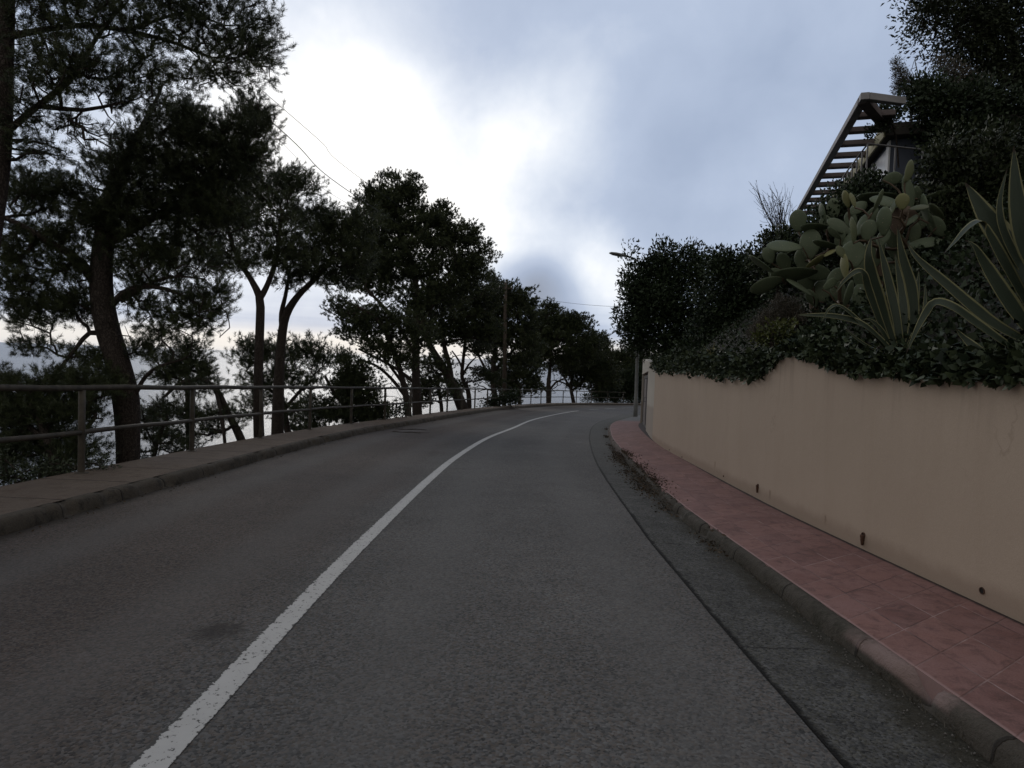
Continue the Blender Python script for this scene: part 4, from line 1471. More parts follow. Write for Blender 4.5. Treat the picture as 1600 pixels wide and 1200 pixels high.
pine('thick low pine canopy behind the lower rail at the left edge', None,
     [[(70, 860, 8.6, 26), (90, 760, 8.6, 20), (80, 700, 8.6, 16), (60, 650, 8.6, 10)],
      [(86, 740, 8.6, 12), (120, 690, 8.7, 9), (150, 650, 8.8, 6)], [(78, 690, 8.6, 9), (30, 660, 8.6, 7), (-10, 650, 8.6, 5)]],
     [(70, 640, 70, 26), (20, 650, 40, 34), (120, 640, 40, 26), (60, 690, 60, 30), (130, 700, 34, 26), (10, 710, 40, 26), (-20, 600, 34, 30), (30, 600, 50, 18), (100, 590, 50, 16), (90, 730, 40, 16), (160, 610, 24, 14)],
     8.7, density=1.5, seed=17, tuft=0.09, ntips=560)

pine('sparse sapling pine right of the thick trunk, low behind the rails', None,
     [[(238, 790, 11, 7), (240, 720, 11, 6), (250, 680, 11, 5), (262, 650, 11, 4)],
      [(245, 700, 11, 4), (228, 670, 11, 3), (222, 640, 11, 2)]],
     [(235, 670, 18, 24), (260, 690, 26, 16), (245, 640, 20, 12), (285, 705, 24, 10), (225, 710, 16, 14)],
     11, density=0.75, seed=18, tuft=0.10, ntips=150)

pine('low pine shaded among trunks beyond the middle posts', None,
     [[(690, 700, 33, 7), (690, 640, 33, 6), (684, 600, 33, 5)]],
     [(680, 570, 26, 16), (665, 600, 30, 20), (700, 610, 16, 16), (655, 625, 18, 12)],
     33, density=1.0, seed=19, tuft=0.2, ntips=160)

pine('dark pine between the utility pole and the rounded pine', None,
     [[(812, 680, 50, 7), (812, 630, 50, 6.5), (808, 600, 50, 5), (804, 570, 50, 4)],
      [(810, 610, 50, 4), (825, 590, 50, 3), (838, 575, 50, 2)]],
     [(815, 585, 24, 14), (790, 600, 20, 12), (830, 600, 18, 14), (800, 615, 16, 10), (835, 575, 14, 14), (780, 585, 26, 16), (815, 560, 26, 14)],
     50, density=1.1, bare=(812, 600, 34, 20, 40), seed=20, tuft=0.28, ntips=200)


# ------------------------------------------------------------------ broad-leaved shrubs and trees
def leaf_templates(L, W, n=1, fold=0.25):
    tp = []
    r = np.random.default_rng(5)
    for _ in range(8):
        l_ = L * r.uniform(.8, 1.2)
        w_ = W * r.uniform(.8, 1.2)
        f = fold * w_
        pts = np.array([[0, 0, 0], [w_ / 2, f, l_ * .45], [0, 0, l_], [-w_ / 2, f, l_ * .45]])
        pts[2, 1] -= l_ * r.uniform(0, .25)
        tp.append(pts)
    return tp


def leafy(label, cat, puffs, Y, L=0.07, W=0.035, density=1.0, seed=0, mat_='shrub', name='shrub', group=None, stems=None, clump=0.16, ntips=260, depth_k=0.8, bark='bark', upb=0.3, shell=0.45, tipr=0.004,
          world_puffs=None, kind=None):
    r = np.random.default_rng(seed + 500)
    PF = []
    for q in puffs:
        x, y, rx, ry = q[:4]
        dY = q[4] if len(q) > 4 else 0
        yy_ = Y + dY
        m_ = yy_ / F
        PF.append((P(x, y, yy_), np.array([rx * m_, 0.5 * (rx + ry) * m_ * depth_k, ry * m_])))
    if world_puffs:
        PF += [(np.array(c), np.array(rd)) for c, rd in world_puffs]
    area = sum(math.pi * q[1][0] * q[1][2] for q in PF)
    N = int(area * density * 5.0 / (L * W * 0.55))
    tips, dn_, kk = puff_sites(PF, ntips, r, shell)
    cmin = min(range(len(PF)), key=lambda i: PF[i][0][2])
    if stems:
        TR = [(np.array([P(x, y, yy_) for x, y, yy_, wd in tr]), np.array([wd * yy_ / F / 2 for x, y, yy_, wd in tr])) for tr in stems]
    else:
        c = np.mean([q[0] for q in PF], axis=0)
        lo = min(q[0][2] - q[1][2] for q in PF)
        b0 = np.array([c[0], c[1], lo - 0.4])
        TR = [(np.array([b0, b0 * .5 + c * .5, c]), np.array([0.05, 0.035, 0.015]))]
    paths, tp, td = grow(TR, tips, 0.25 if Y < 20 else 0.5, r, tip=tipr, up_pen=0.4)
    e = empty(name, TR[0][0][0], label, cat, group)
    if kind:
        e['kind'] = kind
    V, Fc = wood(paths)
    mk('stems', V, Fc, M[bark], e, smooth=True)
    k = r.integers(0, len(tp), N)
    off = r.normal(0, 1, (N, 3))
    off = off / np.linalg.norm(off, axis=1)[:, None] * (r.uniform(0, 1, (N, 1)) ** 0.45) * clump * 1.7
    pos = tp[k] + off
    dirs = off / clump * 0.6 + td[k] / (np.linalg.norm(td[k], axis=1)[:, None] + 1e-9) * 0.4 + np.array([0, 0, upb]) + r.normal(0, .6, (N, 3))
    V, T = place_templates(leaf_templates(L, W), pos, dirs, r.uniform(0.7, 1.3, N), r)
    mk('foliage', V, np.arange(len(V)).reshape(-1, 4), M[mat_], e, attr=T)
    return e


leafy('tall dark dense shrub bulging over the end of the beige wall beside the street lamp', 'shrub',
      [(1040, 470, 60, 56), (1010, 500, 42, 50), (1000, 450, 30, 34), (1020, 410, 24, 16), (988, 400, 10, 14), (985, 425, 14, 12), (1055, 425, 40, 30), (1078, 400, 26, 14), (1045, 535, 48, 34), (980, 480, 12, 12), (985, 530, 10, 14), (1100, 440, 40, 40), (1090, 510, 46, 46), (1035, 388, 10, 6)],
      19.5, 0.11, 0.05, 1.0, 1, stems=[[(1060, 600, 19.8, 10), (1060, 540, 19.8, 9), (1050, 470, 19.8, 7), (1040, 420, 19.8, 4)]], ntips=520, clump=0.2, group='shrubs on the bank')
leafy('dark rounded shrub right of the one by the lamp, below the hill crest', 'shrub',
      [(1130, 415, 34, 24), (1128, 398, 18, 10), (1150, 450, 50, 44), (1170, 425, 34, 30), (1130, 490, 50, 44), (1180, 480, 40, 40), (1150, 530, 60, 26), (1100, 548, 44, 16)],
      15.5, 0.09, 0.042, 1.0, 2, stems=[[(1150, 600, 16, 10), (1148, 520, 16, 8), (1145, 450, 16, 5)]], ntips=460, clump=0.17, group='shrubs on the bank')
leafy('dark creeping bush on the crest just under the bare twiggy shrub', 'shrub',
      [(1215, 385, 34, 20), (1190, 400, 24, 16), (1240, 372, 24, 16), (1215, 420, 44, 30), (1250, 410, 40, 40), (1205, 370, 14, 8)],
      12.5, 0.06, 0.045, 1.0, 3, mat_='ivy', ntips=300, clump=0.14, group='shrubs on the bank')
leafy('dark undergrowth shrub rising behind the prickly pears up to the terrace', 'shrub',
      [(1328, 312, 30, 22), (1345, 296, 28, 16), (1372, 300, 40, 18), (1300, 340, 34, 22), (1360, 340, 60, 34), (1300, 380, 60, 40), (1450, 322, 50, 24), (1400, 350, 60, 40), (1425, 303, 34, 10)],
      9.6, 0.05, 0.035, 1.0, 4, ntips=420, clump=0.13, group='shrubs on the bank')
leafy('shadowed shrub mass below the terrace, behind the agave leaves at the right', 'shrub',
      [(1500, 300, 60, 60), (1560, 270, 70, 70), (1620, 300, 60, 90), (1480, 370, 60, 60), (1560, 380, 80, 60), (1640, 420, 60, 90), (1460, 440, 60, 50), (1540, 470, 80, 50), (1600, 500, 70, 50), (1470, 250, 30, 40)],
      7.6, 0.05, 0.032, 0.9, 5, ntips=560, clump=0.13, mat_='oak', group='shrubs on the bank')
leafy('large dark leafy tree overhanging the house from the top right corner', 'tree',
      [(1450, 20, 40, 30), (1500, 40, 60, 46), (1560, 50, 60, 56), (1480, -30, 70, 50), (1580, -40, 80, 60), (1540, 100, 46, 40), (1600, 120, 60, 60), (1490, 80, 22, 18), (1620, 30, 60, 70)],
      13.5, 0.085, 0.035, 0.62, 6, mat_='oak', name='broadleaf_tree', stems=[[(1640, 330, 13.8, 26), (1625, 230, 13.8, 22), (1600, 140, 13.8, 18), (1580, 60, 13.8, 12), (1560, -20, 13.8, 6)], [(1605, 150, 13.8, 12), (1550, 110, 13.6, 9), (1500, 60, 13.5, 6)], [(1625, 240, 13.8, 12), (1560, 190, 13.6, 9), (1500, 150, 13.6, 6)]], ntips=560, clump=0.2, upb=-0.1, group='dark trees above the terrace')
leafy('dark rounded tree crown behind the house roof, under the overhanging tree', 'tree',
      [(1470, 160, 50, 34), (1450, 150, 34, 22), (1500, 190, 60, 50), (1560, 200, 60, 50), (1448, 168, 16, 20), (1540, 160, 40, 30), (1490, 225, 40, 30), (1600, 200, 50, 60), (1440, 142, 20, 12)],
      12.2, 0.07, 0.04, 0.95, 7, mat_='shrub', name='broadleaf_tree', ntips=480, clump=0.16, group='dark trees above the terrace')
leafy('wispy grey-green shrub with pointed sprays poking up beside the antenna', 'shrub',
      [(1400, 98, 4, 12), (1404, 112, 9, 14), (1412, 125, 14, 14), (1405, 135, 12, 10), (1424, 138, 16, 10)],
      12.6, 0.035, 0.014, 0.55, 8, mat_='heather', ntips=200, clump=0.05, name='shrub', group=None, tipr=0.002, stems=[[(1425, 200, 12.6, 4), (1420, 150, 12.6, 3), (1410, 120, 12.6, 2)]])
leafy('light grey-green bush against the sky between the roof and the tall tree', 'shrub',
      [(1470, 95, 10, 12), (1480, 110, 20, 16), (1500, 120, 24, 16), (1520, 130, 24, 12), (1490, 135, 20, 10)],
      12.9, 0.05, 0.02, 0.35, 9, mat_='heather', ntips=200, clump=0.08, stems=[[(1490, 200, 12.9, 5), (1490, 150, 12.9, 4), (1485, 120, 12.9, 2)]])
leafy('greyish heather bush below the leftmost prickly pear pads', 'shrub',
      [(1225, 480, 22, 16), (1205, 500, 22, 18), (1240, 500, 24, 18), (1190, 520, 20, 14)],
      9.0, 0.03, 0.008, 0.9, 10, mat_='heather', ntips=260, clump=0.05, upb=1.0, tipr=0.002)
leafy('yellow-green bush low above the hump of the wall', 'shrub',
      [(1205, 520, 18, 14), (1225, 515, 14, 14), (1190, 530, 14, 10)],
      8.2, 0.05, 0.026, 0.7, 11, mat_='lime', ntips=150, clump=0.06, tipr=0.002)
leafy('small lime-tinged bush half hidden between the two agaves', 'shrub',
      [(1475, 452, 20, 12), (1460, 460, 18, 10)], 6.6, 0.035, 0.02, 0.7, 12, mat_='lime', ntips=90, clump=0.05, tipr=0.002)
leafy('dark clipped hedge across the road at the bend', 'hedge',
      [(960, 616, 30, 16), (990, 612, 34, 20), (1020, 606, 34, 26), (930, 620, 22, 12), (975, 600, 30, 14), (945, 604, 20, 10), (1000, 590, 30, 16)],
      66, 0.13, 0.09, 1.2, 13, name='hedge', ntips=300, clump=0.4, tipr=0.012)
leafy('low green bush behind the railing beside the utility pole', 'shrub',
      [(780, 625, 20, 9), (765, 630, 14, 6), (800, 622, 14, 10)], 38.5, 0.14, 0.07, 0.9, 14, ntips=150, clump=0.2, tipr=0.008)
leafy('shrub sprawling at the foot of the railing left of the tallest pine', 'shrub',
      [(600, 645, 26, 12), (575, 655, 22, 10), (625, 640, 12, 10)], 22.5, 0.09, 0.045, 0.6, 15, ntips=160, clump=0.16, tipr=0.006)
leafy('low scrub spilling under the bottom rail at the left edge of the photo', 'shrub',
      [(30, 745, 60, 16), (90, 735, 40, 14), (-20, 730, 40, 30), (150, 725, 30, 10)], 8.0, 0.045, 0.016, 0.45, 16, mat_='needle2', ntips=300, clump=0.09, tipr=0.003)

leafy('dark climbing plant draped over the corner of the pergola beside the house roof', 'climber',
      [(1378, 172, 10, 8), (1388, 186, 12, 14), (1372, 196, 7, 10), (1362, 206, 7, 8), (1398, 172, 12, 12)],
      12.1, 0.045, 0.03, 1.0, 21, name='climbing_plant', ntips=120, clump=0.06, tipr=0.003, group=None, stems=[[(1404, 262, 12.5, 3), (1400, 215, 12.4, 3), (1390, 185, 12.2, 2)]])
# bare twiggy shrub on the crest
rb = np.random.default_rng(31)
bs = empty('bare_shrub', P(1225, 372, 13.5), 'leafless twiggy shrub against the sky on the hill crest, left of the pergola', 'shrub')
mb = MB()
for i in range(34):
    tx = 1180 + 68 * (i + 0.5) / 34 + rb.normal(0, 3)
    ty = 286 + abs(tx - 1196) * 0.45 + rb.uniform(0, 34)
    b0 = P(1222 + rb.normal(0, 5), 376, 13.5 + rb.normal(0, .1))
    t1 = P(tx, ty, 13.5 + rb.normal(0, .35))
    mid = b0 * .55 + t1 * .45 + np.array([(t1 - b0)[0] * .12, 0, 0.02]) + rb.normal(0, .03, 3)
    pts = spline(np.array([b0, mid, t1]), 0.1) + rb.normal(0, .006, (1, 3))
    mb.tube(pts, np.linspace(0.009, 0.0035, len(pts)), 4)
    for _ in range(4):
        k = rb.integers(len(pts) // 3, len(pts))
        p0 = pts[k]
        dv = (t1 - b0) / np.linalg.norm(t1 - b0) + rb.normal(0, .45, 3)
        mb.tube([p0, p0 + dv * rb.uniform(.06, .14), p0 + dv * rb.uniform(.15, .28) + np.array([0, 0, .03])], [0.004, 0.0032, 0.0025], 3)
mb.build('twigs', M['bark'], bs)
N = 260
tipz = np.array(mb.v)
sel = rb.integers(0, len(tipz), N)
V, T = place_templates(leaf_templates(0.035, 0.02), tipz[sel][tipz[sel][:, 2] > P(1222, 345, 13.5)[2]], rb.normal(0, 1, (int((tipz[sel][:, 2] > P(1222, 345, 13.5)[2]).sum()), 3)), rb.uniform(.6, 1.2, int((tipz[sel][:, 2] > P(1222, 345, 13.5)[2]).sum())), rb)
mk('dry_leaves', V, np.arange(len(V)).reshape(-1, 4), M['heather'], bs, attr=T)

# spiky rosette beside the ivy
sr = empty('spiky_plant', P(1118, 560, 12.5), 'small spiky grey-green rosette above the low stretch of the wall', 'plant')
mb = MB()
c0 = P(1112, 560, 12.5)
for i in range(26):
    a_ = rb.uniform(0, 2 * math.pi)
    e_ = rb.uniform(0.1, 1.3)
    d = np.array([math.cos(a_) * math.cos(e_), math.sin(a_) * math.cos(e_), math.sin(e_)])
    ln = rb.uniform(.22, .4)
    s_ = np.cross(d, [0, 0, 1.0])
    s_ /= np.linalg.norm(s_)
    w_ = 0.014
    tip_ = c0 + d * ln + np.array([0, 0, -0.06 * math.cos(e_)])
    m_ = c0 + d * ln * .5
    mb.add([c0 - s_ * w_ * .7, c0 + s_ * w_ * .7, m_ + s_ * w_, tip_, m_ - s_ * w_, m_ - np.array([0, 0, .008])], [(0, 5, 4), (0, 1, 5), (1, 2, 5), (5, 2, 3), (4, 5, 3)])
mb.build('leaves', M['agave'], sr)

# ------------------------------------------------------------------ ivy spilling over the wall, ground cover on the slope
r = np.random.default_rng(77)
N = 15000
y = np.r_[r.uniform(3.0, 17, N // 2), 2.5 + r.exponential(4.0, N // 2)]
y = np.clip(y, 2.4, 17.5)
ov = np.interp(y, [2.4, 3.7, 4.2, 4.6, 5.3, 6.2, 7.0, 7.8, 9.0, 12, 17.5], [.02, .01, .035, .05, .02, .05, .02, .05, .06, .05, .07])
amp = 0.5 + 0.5 * np.sin(y * 6.1) * np.sin(y * 2.7 + 1)
x = c_w(y) + np.abs(r.normal(0, 0.24, len(y))) - 0.03
hang = (r.uniform(0, 1, len(y)) < 0.10)
x = np.where(hang, c_w(y) - 0.02 - r.uniform(0, .03, len(y)), np.maximum(x, c_w(y) + 0.01))
z = wtop(y) + np.where(hang, -r.uniform(0, 1, len(y)) ** 1.6 * ov * np.where((y > 5.6) & (y < 7.3), .6, 1.7) * (amp + .25), 0.02 + np.abs(r.normal(0, 0.075, len(y))) + 0.5 * np.maximum(x - c_w(y) - 0.2, 0))
lowz = np.interp(y, [4.5, 6.5, 7.2, 8.2, 17], [0, 0, 0.02, 0.16, 0.14])
z = np.where(hang, z, z + lowz * r.uniform(0, 1, len(y)))
rim = r.uniform(0, 1, len(y)) < 0.22
x = np.where(rim, c_w(y) + r.uniform(-.03, .06, len(y)), x)
z = np.where(rim, wtop(y) + r.uniform(-.02, .05, len(y)), z)
pos = np.stack([x, y, z], 1)
dirs = np.stack([r.normal(-0.5, .5, len(y)), r.normal(-0.2, .6, len(y)), r.normal(np.where(hang, -.8, .1), .5)], 1)
V, T = place_templates(leaf_templates(0.055, 0.048, fold=.3), pos, dirs, r.uniform(.3, 1.0, len(y)) ** 1.3 * 1.5, r)
iv = mk('ivy', V, np.arange(len(V)).reshape(-1, 4), M['ivy'], attr=T)
tag(iv, 'dark ivy trailing along the top of the beige wall', 'ivy', kind='stuff')
N = 120000
y = np.where(r.uniform(0, 1, N) < .6, r.uniform(1.5, 10, N), r.uniform(8, 30, N))
d = r.uniform(0, 1, N) ** 0.8 * 6.5 + 0.15
x = c_w(y) + d
z = hill_z(y, d) + np.abs(r.normal(0, .10, N))
pos = np.stack([x, y, z], 1)
dirs = r.normal(0, .6, (N, 3)) + np.array([-.4, -.3, .4])
V, T = place_templates(leaf_templates(0.058, 0.04), pos, dirs, r.uniform(.5, 1.4, N), r)
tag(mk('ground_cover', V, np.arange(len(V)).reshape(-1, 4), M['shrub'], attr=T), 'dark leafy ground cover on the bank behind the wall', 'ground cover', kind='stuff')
# scrub on the seaward slope
N = 60000
yq = r.uniform(-4, 72, N)
d = 0.25 + r.exponential(3.0, N)
x = c_lo(yq) - d
sl = np.where(yq > 40, .7, 0)
yq2 = yq + sl * d
z = ground_z(x, yq2)
keep = (z < zr(np.clip(yq, -14, 60)) - 0.2)
pos = np.stack([x, yq2, z + np.abs(r.normal(0, .12, N))], 1)[keep]
n_ = len(pos)
V, T = place_templates(leaf_templates(0.11, 0.03), pos, r.normal(0, .7, (n_, 3)) + np.array([0, 0, .6]), r.uniform(.6, 1.5, n_), r)
tag(mk('undergrowth', V, np.arange(len(V)).reshape(-1, 4), M['needle2'], attr=T), 'low scrub on the steep slope below the railing', 'undergrowth', kind='stuff')


# ------------------------------------------------------------------ prickly pears
def pad_mesh(c, axis, face, L, W, T):
    """obovate flat pad standing from base c along axis, flat side facing 'face'"""
    axis = axis / np.linalg.norm(axis)
    face = face - axis * np.dot(face, axis)
    face /= np.linalg.norm(face)
    side = np.cross(axis, face)
    nu, nv = 14, 9
    V = []
    for i in range(nv + 1):
        t = i / nv
        wprof = (math.sin(math.pi * (t * 0.94 + 0.03)) ** 0.62) * (0.72 + 0.36 * t)
        cz = t * L
        bend = 0.04 * L * math.sin(t * 2.6)
        for j in range(nu):
            a_ = 2 * math.pi * j / nu
            ca, sa = math.cos(a_), math.sin(a_)
            q = c + axis * cz + side * (ca * W / 2 * wprof) + face * (sa * T / 2 * min(1, wprof * 1.1) + bend)
            V.append(q)
    Fc = []
    for i in range(nv):
        for j in range(nu):
            Fc.append((i * nu + j, i * nu + (j + 1) % nu, (i + 1) * nu + (j + 1) % nu, (i + 1) * nu + j))
    Fc.append(tuple(range(nu - 1, -1, -1)))
    Fc.append(tuple(range(nv * nu, nv * nu + nu)))
    return np.array(V), Fc


PADS_R = [  # cx, cy, length, width, angle, tint, dY  (photo pixels)
    (1394, 279, 24, 18, 10, .2, .3), (1419, 268, 32, 13, 66, .7, 0), (1418, 303, 46, 15, 93, .35, .1), (1434, 301, 18, 10, 112, .4, .3), (1376, 306, 58, 18, 178, .2, .2), (1386, 317, 44, 16, 172, .3, .0),
    (1371, 314, 30, 6, 70, .5, -.2), (1410, 315, 20, 18, 95, .8, -.3), (1396, 325, 24, 8, 62, .6, -.2), (1467, 305, 40, 17, 12, .15, .3), (1497, 330, 48, 18, 96, 0, .4), (1447, 326, 38, 10, 96, .3, -.1),
    (1464, 330, 28, 12, 138, .6, 0), (1436, 325, 22, 8, 6, -.6, -.2), (1421, 333, 30, 14, 150, -1, -.1), (1464, 354, 32, 20, 128, .1, 0), (1382, 346, 36, 20, 92, .1, -.4), (1361, 338, 28, 16, 52, 0, -.1),
    (1357, 360, 26, 22, 80, .1, -.3), (1403, 345, 40, 24, 90, -1, .0), (1429, 366, 28, 16, 88, .5, .1), (1340, 326, 28, 17, 35, .5, .1), (1323, 311, 22, 10, 108, .9, .0), (1332, 313, 20, 7, 100, .8, -.1),
    (1332, 360, 34, 9, 88, .6, -.3), (1347, 352, 26, 12, 75, .4, -.1), (1333, 398, 36, 32, 85, 0, -.1), (1321, 417, 32, 11, 97, 1, -.2), (1314, 394, 18, 11, 118, .6, -.2), (1306, 431, 26, 18, 40, -.1, .1),
    (1296, 444, 22, 13, 36, .2, -.1), (1324, 460, 36, 9, 80, .5, -.2), (1445, 381, 40, 16, 8, .5, 0), (1481, 378, 34, 13, 6, .2, .1), (1400, 385, 40, 26, 95, -.2, .3), (1365, 395, 40, 28, 88, 0, .3), (1420, 400, 40, 26, 80, 0, .4),
    (1350, 430, 44, 28, 95, -.1, .3), (1385, 430, 44, 28, 85, 0, .4), (1415, 440, 44, 26, 90, 0, .4), (1345, 465, 34, 24, 92, .1, .3), (1310, 455, 26, 20, 100, 0, .2), (1440, 345, 26, 20, 70, 0, .3), (1395, 370, 30, 22, 100, 0, .2),
    (1423, 345, 24, 12, 40, .4, -.15), (1455, 345, 22, 10, 110, .3, .0), (1380, 372, 26, 16, 60, .1, -.05), (1446, 405, 34, 24, 95, -.1, .4), (1475, 345, 26, 14, 80, 0, .4), (1330, 345, 24, 16, 105, .1, .1)]
PADS_L = [
    (1247, 345, 30, 26, 95, .1, .2), (1273, 354, 42, 17, 178, .15, .1), (1312, 355, 42, 20, 160, .15, .1), (1304, 364, 24, 10, 132, .5, -.2), (1302, 328, 32, 20, 92, -.1, .4), (1286, 333, 28, 9, 100, 0, .3), (1226, 386, 50, 20, 182, .2, 0),
    (1266, 382, 42, 32, 85, .1, .1), (1291, 381, 38, 12, 164, .35, -.1), (1201, 399, 24, 19, 110, -.1, .3), (1192, 413, 46, 9, 145, .3, -.1), (1240, 427, 62, 24, 183, .1, -.1), (1277, 426, 40, 26, 172, 0, .1),
    (1197, 444, 48, 24, 198, .15, -.1), (1249, 450, 42, 7, 145, .3, -.2), (1269, 466, 28, 16, 120, .1, 0), (1273, 408, 28, 10, 36, 1, -.2), (1296, 396, 20, 7, 30, .9, -.2), (1255, 405, 34, 26, 90, -.1, .3), (1285, 455, 32, 26, 95, 0, .3),
    (1260, 440, 34, 26, 100, -.1, .3), (1225, 410, 30, 20, 120, 0, .3), (1312, 375, 26, 16, 80, .1, .1), (1325, 380, 30, 14, 70, .3, 0), (1215, 430, 26, 20, 150, -.1, .3), (1290, 350, 24, 18, 95, 0, .3)]


def prickly(pads, Yb, basepx, label, seed, big=1.0):
    r = np.random.default_rng(seed)
    e = empty('prickly_pear', P(basepx[0], basepx[1], Yb), label, 'cactus', 'prickly pears on the bank')
    # woody stems joining the pads
    mid = []
    for (cx, cy, L, W, ang, tint, dY) in pads:
        L, W = L * big, W * big
        Y = Yb + dY
        m_ = Y / F
        c = P(cx, cy, Y)
        a_ = math.radians(ang)
        # image axes at this place
        ex = P(cx + 10, cy, Y) - c
        ey = P(cx, cy - 10, Y) - c
        ax = (ex * math.cos(a_) + ey * math.sin(a_))
        ax /= np.linalg.norm(ax)
        ax = ax + np.array([0, r.uniform(-.25, .25), 0])
        ax /= np.linalg.norm(ax)
        L_ = L * m_ * 1.04
        view = np.array([0, 0, CH]) - c
        view /= np.linalg.norm(view)
        ratio = min(1.0, (W / L) / 0.62)           # how edge-on the pad is seen
        W_ = max(L_ * 0.58, W * m_)
        th = math.acos(max(0.06, ratio)) * (1 if r.uniform() < .5 else -1)
        sd = np.cross(ax, view)
        sd /= np.linalg.norm(sd)
        fc = view * math.cos(th) + sd * math.sin(th)
        base = c - ax * L_ * 0.5
        V, Fc = pad_mesh(base, ax, fc, L_, W_, min(0.035, L_ * 0.11))
        mk('pad', V, Fc, M['cactus'], e, smooth=True, attr=np.full(len(V), float(tint)) + r.uniform(-.1, .1))
        mid.append(base)
    mid = np.array(mid)
    b0 = P(basepx[0], basepx[1], Yb + 0.35)
    top = mid.mean(0) + np.array([0, .25, 0])
    paths, _, _ = grow([(np.array([b0, b0 * .5 + top * .5, top]), np.array([.07, .05, .03]))], mid, 0.12, r, tip=0.010, up_pen=0.5)
    V, Fc = wood(paths)
    mk('stem', V, Fc, M['cactus'], e, smooth=True, attr=np.full(len(V), -0.9))


prickly(PADS_R, 7.2, (1385, 520), 'tall prickly pear clump below the terrace, with reddish worn pads in its middle', 1, 1.2)
prickly(PADS_L, 9.0, (1275, 500), 'prickly pear on the left with broad pads sticking out sideways toward the road', 2, 1.08)


# ------------------------------------------------------------------ agaves
def agave_leaf(parent, pts, W, twist=0.0, prof='std'):
    """pts: [(px,py,Y)...] base to tip; W width in metres"""
    p = spline(np.array([P(*q) for q in pts]), 0.03)
    m = len(p)
    t = np.gradient(p, axis=0)
    t /= np.linalg.norm(t, axis=1)[:, None]
    s_ = np.linspace(0, 1, m)
    wd = W * 0.88 * np.interp(s_, [0, .08, .25, .5, .75, .92, 1], [.80, .7, .78, 1, .74, .30, .015])
    V, U = [], []
    cols = [(-1, .16), (-.55, .0), (0, -.10), (.55, .0), (1, .16)]
    th = 0.10
    for i in range(m):
        view = np.array([0, 0, CH]) - p[i]
        view /= np.linalg.norm(view)
        ref = view * 0.75 + np.array([0, 0, 1.0]) * 0.65
        sd = np.cross(t[i], ref)
        sd /= np.linalg.norm(sd)
        nm = np.cross(sd, t[i])
        a_ = twist * (s_[i] - 0.2)
        sd, nm = sd * math.cos(a_) + nm * math.sin(a_), nm * math.cos(a_) - sd * math.sin(a_)
        h = wd[i] / 2
        for (c_, z_) in cols:
            V.append(p[i] + sd * h * c_ + nm * h * z_ * 1.6)
            U.append(((c_ + 1) / 2, s_[i]))
        for (c_, z_) in cols[::-1]:
            V.append(p[i] + sd * h * c_ * .98 + nm * (h * z_ * 1.6 - (th * h + 0.003) * (1.2 - abs(c_))))
            U.append(((c_ + 1) / 2, s_[i]))
    k = 10
    Fc = []
    for i in range(m - 1):
        for j in range(k):
            Fc.append((i * k + j, i * k + (j + 1) % k, (i + 1) * k + (j + 1) % k, (i + 1) * k + j))
    Fc.append(tuple(range(k)))
    return mk('leaf', np.array(V), [f[::-1] for f in Fc], M['agave'], parent, np.array(U), True)


def up_(h):
    return np.array([0, 0, h])


A1 = empty('agave', P(1405, 556, 5.7), 'variegated agave with upright striped leaves in front of the prickly pears', 'agave', 'agaves behind the wall')
Y1 = 5.7
for pts, W, tw in [
    ([(1400, 556, Y1), (1382, 500, Y1), (1364, 440, Y1 - .05), (1357, 400, Y1 - .1), (1362, 368, Y1 - .1)], .14, .2),
    ([(1408, 556, Y1), (1401, 500, Y1 + .05), (1388, 440, Y1 + .1), (1372, 372, Y1 + .15)], .10, -.3),
    ([(1416, 554, Y1), (1428, 500, Y1), (1424, 450, Y1), (1410, 400, Y1), (1402, 352, Y1)], .11, .5),
    ([(1411, 556, Y1 + .1), (1413, 500, Y1 + .2), (1408, 450, Y1 + .3), (1398, 395, Y1 + .35)], .09, .1),
    ([(1396, 556, Y1 - .05), (1376, 505, Y1 - .1), (1358, 455, Y1 - .15), (1350, 428, Y1 - .2), (1338, 424, Y1 - .22), (1318, 440, Y1 - .25), (1303, 462, Y1 - .28)], .075, .6),
    ([(1402, 558, Y1 - .1), (1376, 530, Y1 - .15), (1344, 505, Y1 - .2), (1300, 494, Y1 - .2), (1242, 492, Y1 - .2)], .075, .5),
    ([(1394, 558, Y1 - .1), (1366, 525, Y1 - .15), (1335, 495, Y1 - .2), (1312, 478, Y1 - .25), (1296, 482, Y1 - .3), (1282, 505, Y1 - .3)], .05, .3),
    ([(1412, 558, Y1 - .05), (1428, 520, Y1 - .1), (1444, 490, Y1 - .1), (1446, 440, Y1 - .05)], .045, .4),
    ([(1408, 558, Y1 - .1), (1450, 549, Y1 - .25), (1490, 540, Y1 - .35), (1516, 526, Y1 - .4)], .06, .7),
    ([(1402, 560, Y1 - .1), (1370, 548, Y1 - .15), (1345, 534, Y1 - .2), (1318, 512, Y1 - .2)], .04, .3),
    ([(1398, 558, Y1 - .05), (1380, 520, Y1 - .1), (1360, 500, Y1 - .1), (1345, 500, Y1 - .1)], .05, .3),
    ([(1414, 558, Y1), (1432, 530, Y1), (1455, 505, Y1), (1480, 490, Y1)], .045, -.3),
    ([(1406, 556, Y1 + .15), (1420, 520, Y1 + .25), (1432, 470, Y1 + .3), (1436, 420, Y1 + .35)], .06, .2),
    ([(1400, 556, Y1 + .1), (1388, 520, Y1 + .15), (1376, 480, Y1 + .2), (1370, 450, Y1 + .2)], .06, .0)]:
    agave_leaf(A1, pts, W, tw)
A2 = empty('agave', P(1660, 575, 4.3), 'huge variegated agave at the right edge of the photo with long arching yellow-edged leaves', 'agave', 'agaves behind the wall')
Y2 = 4.3
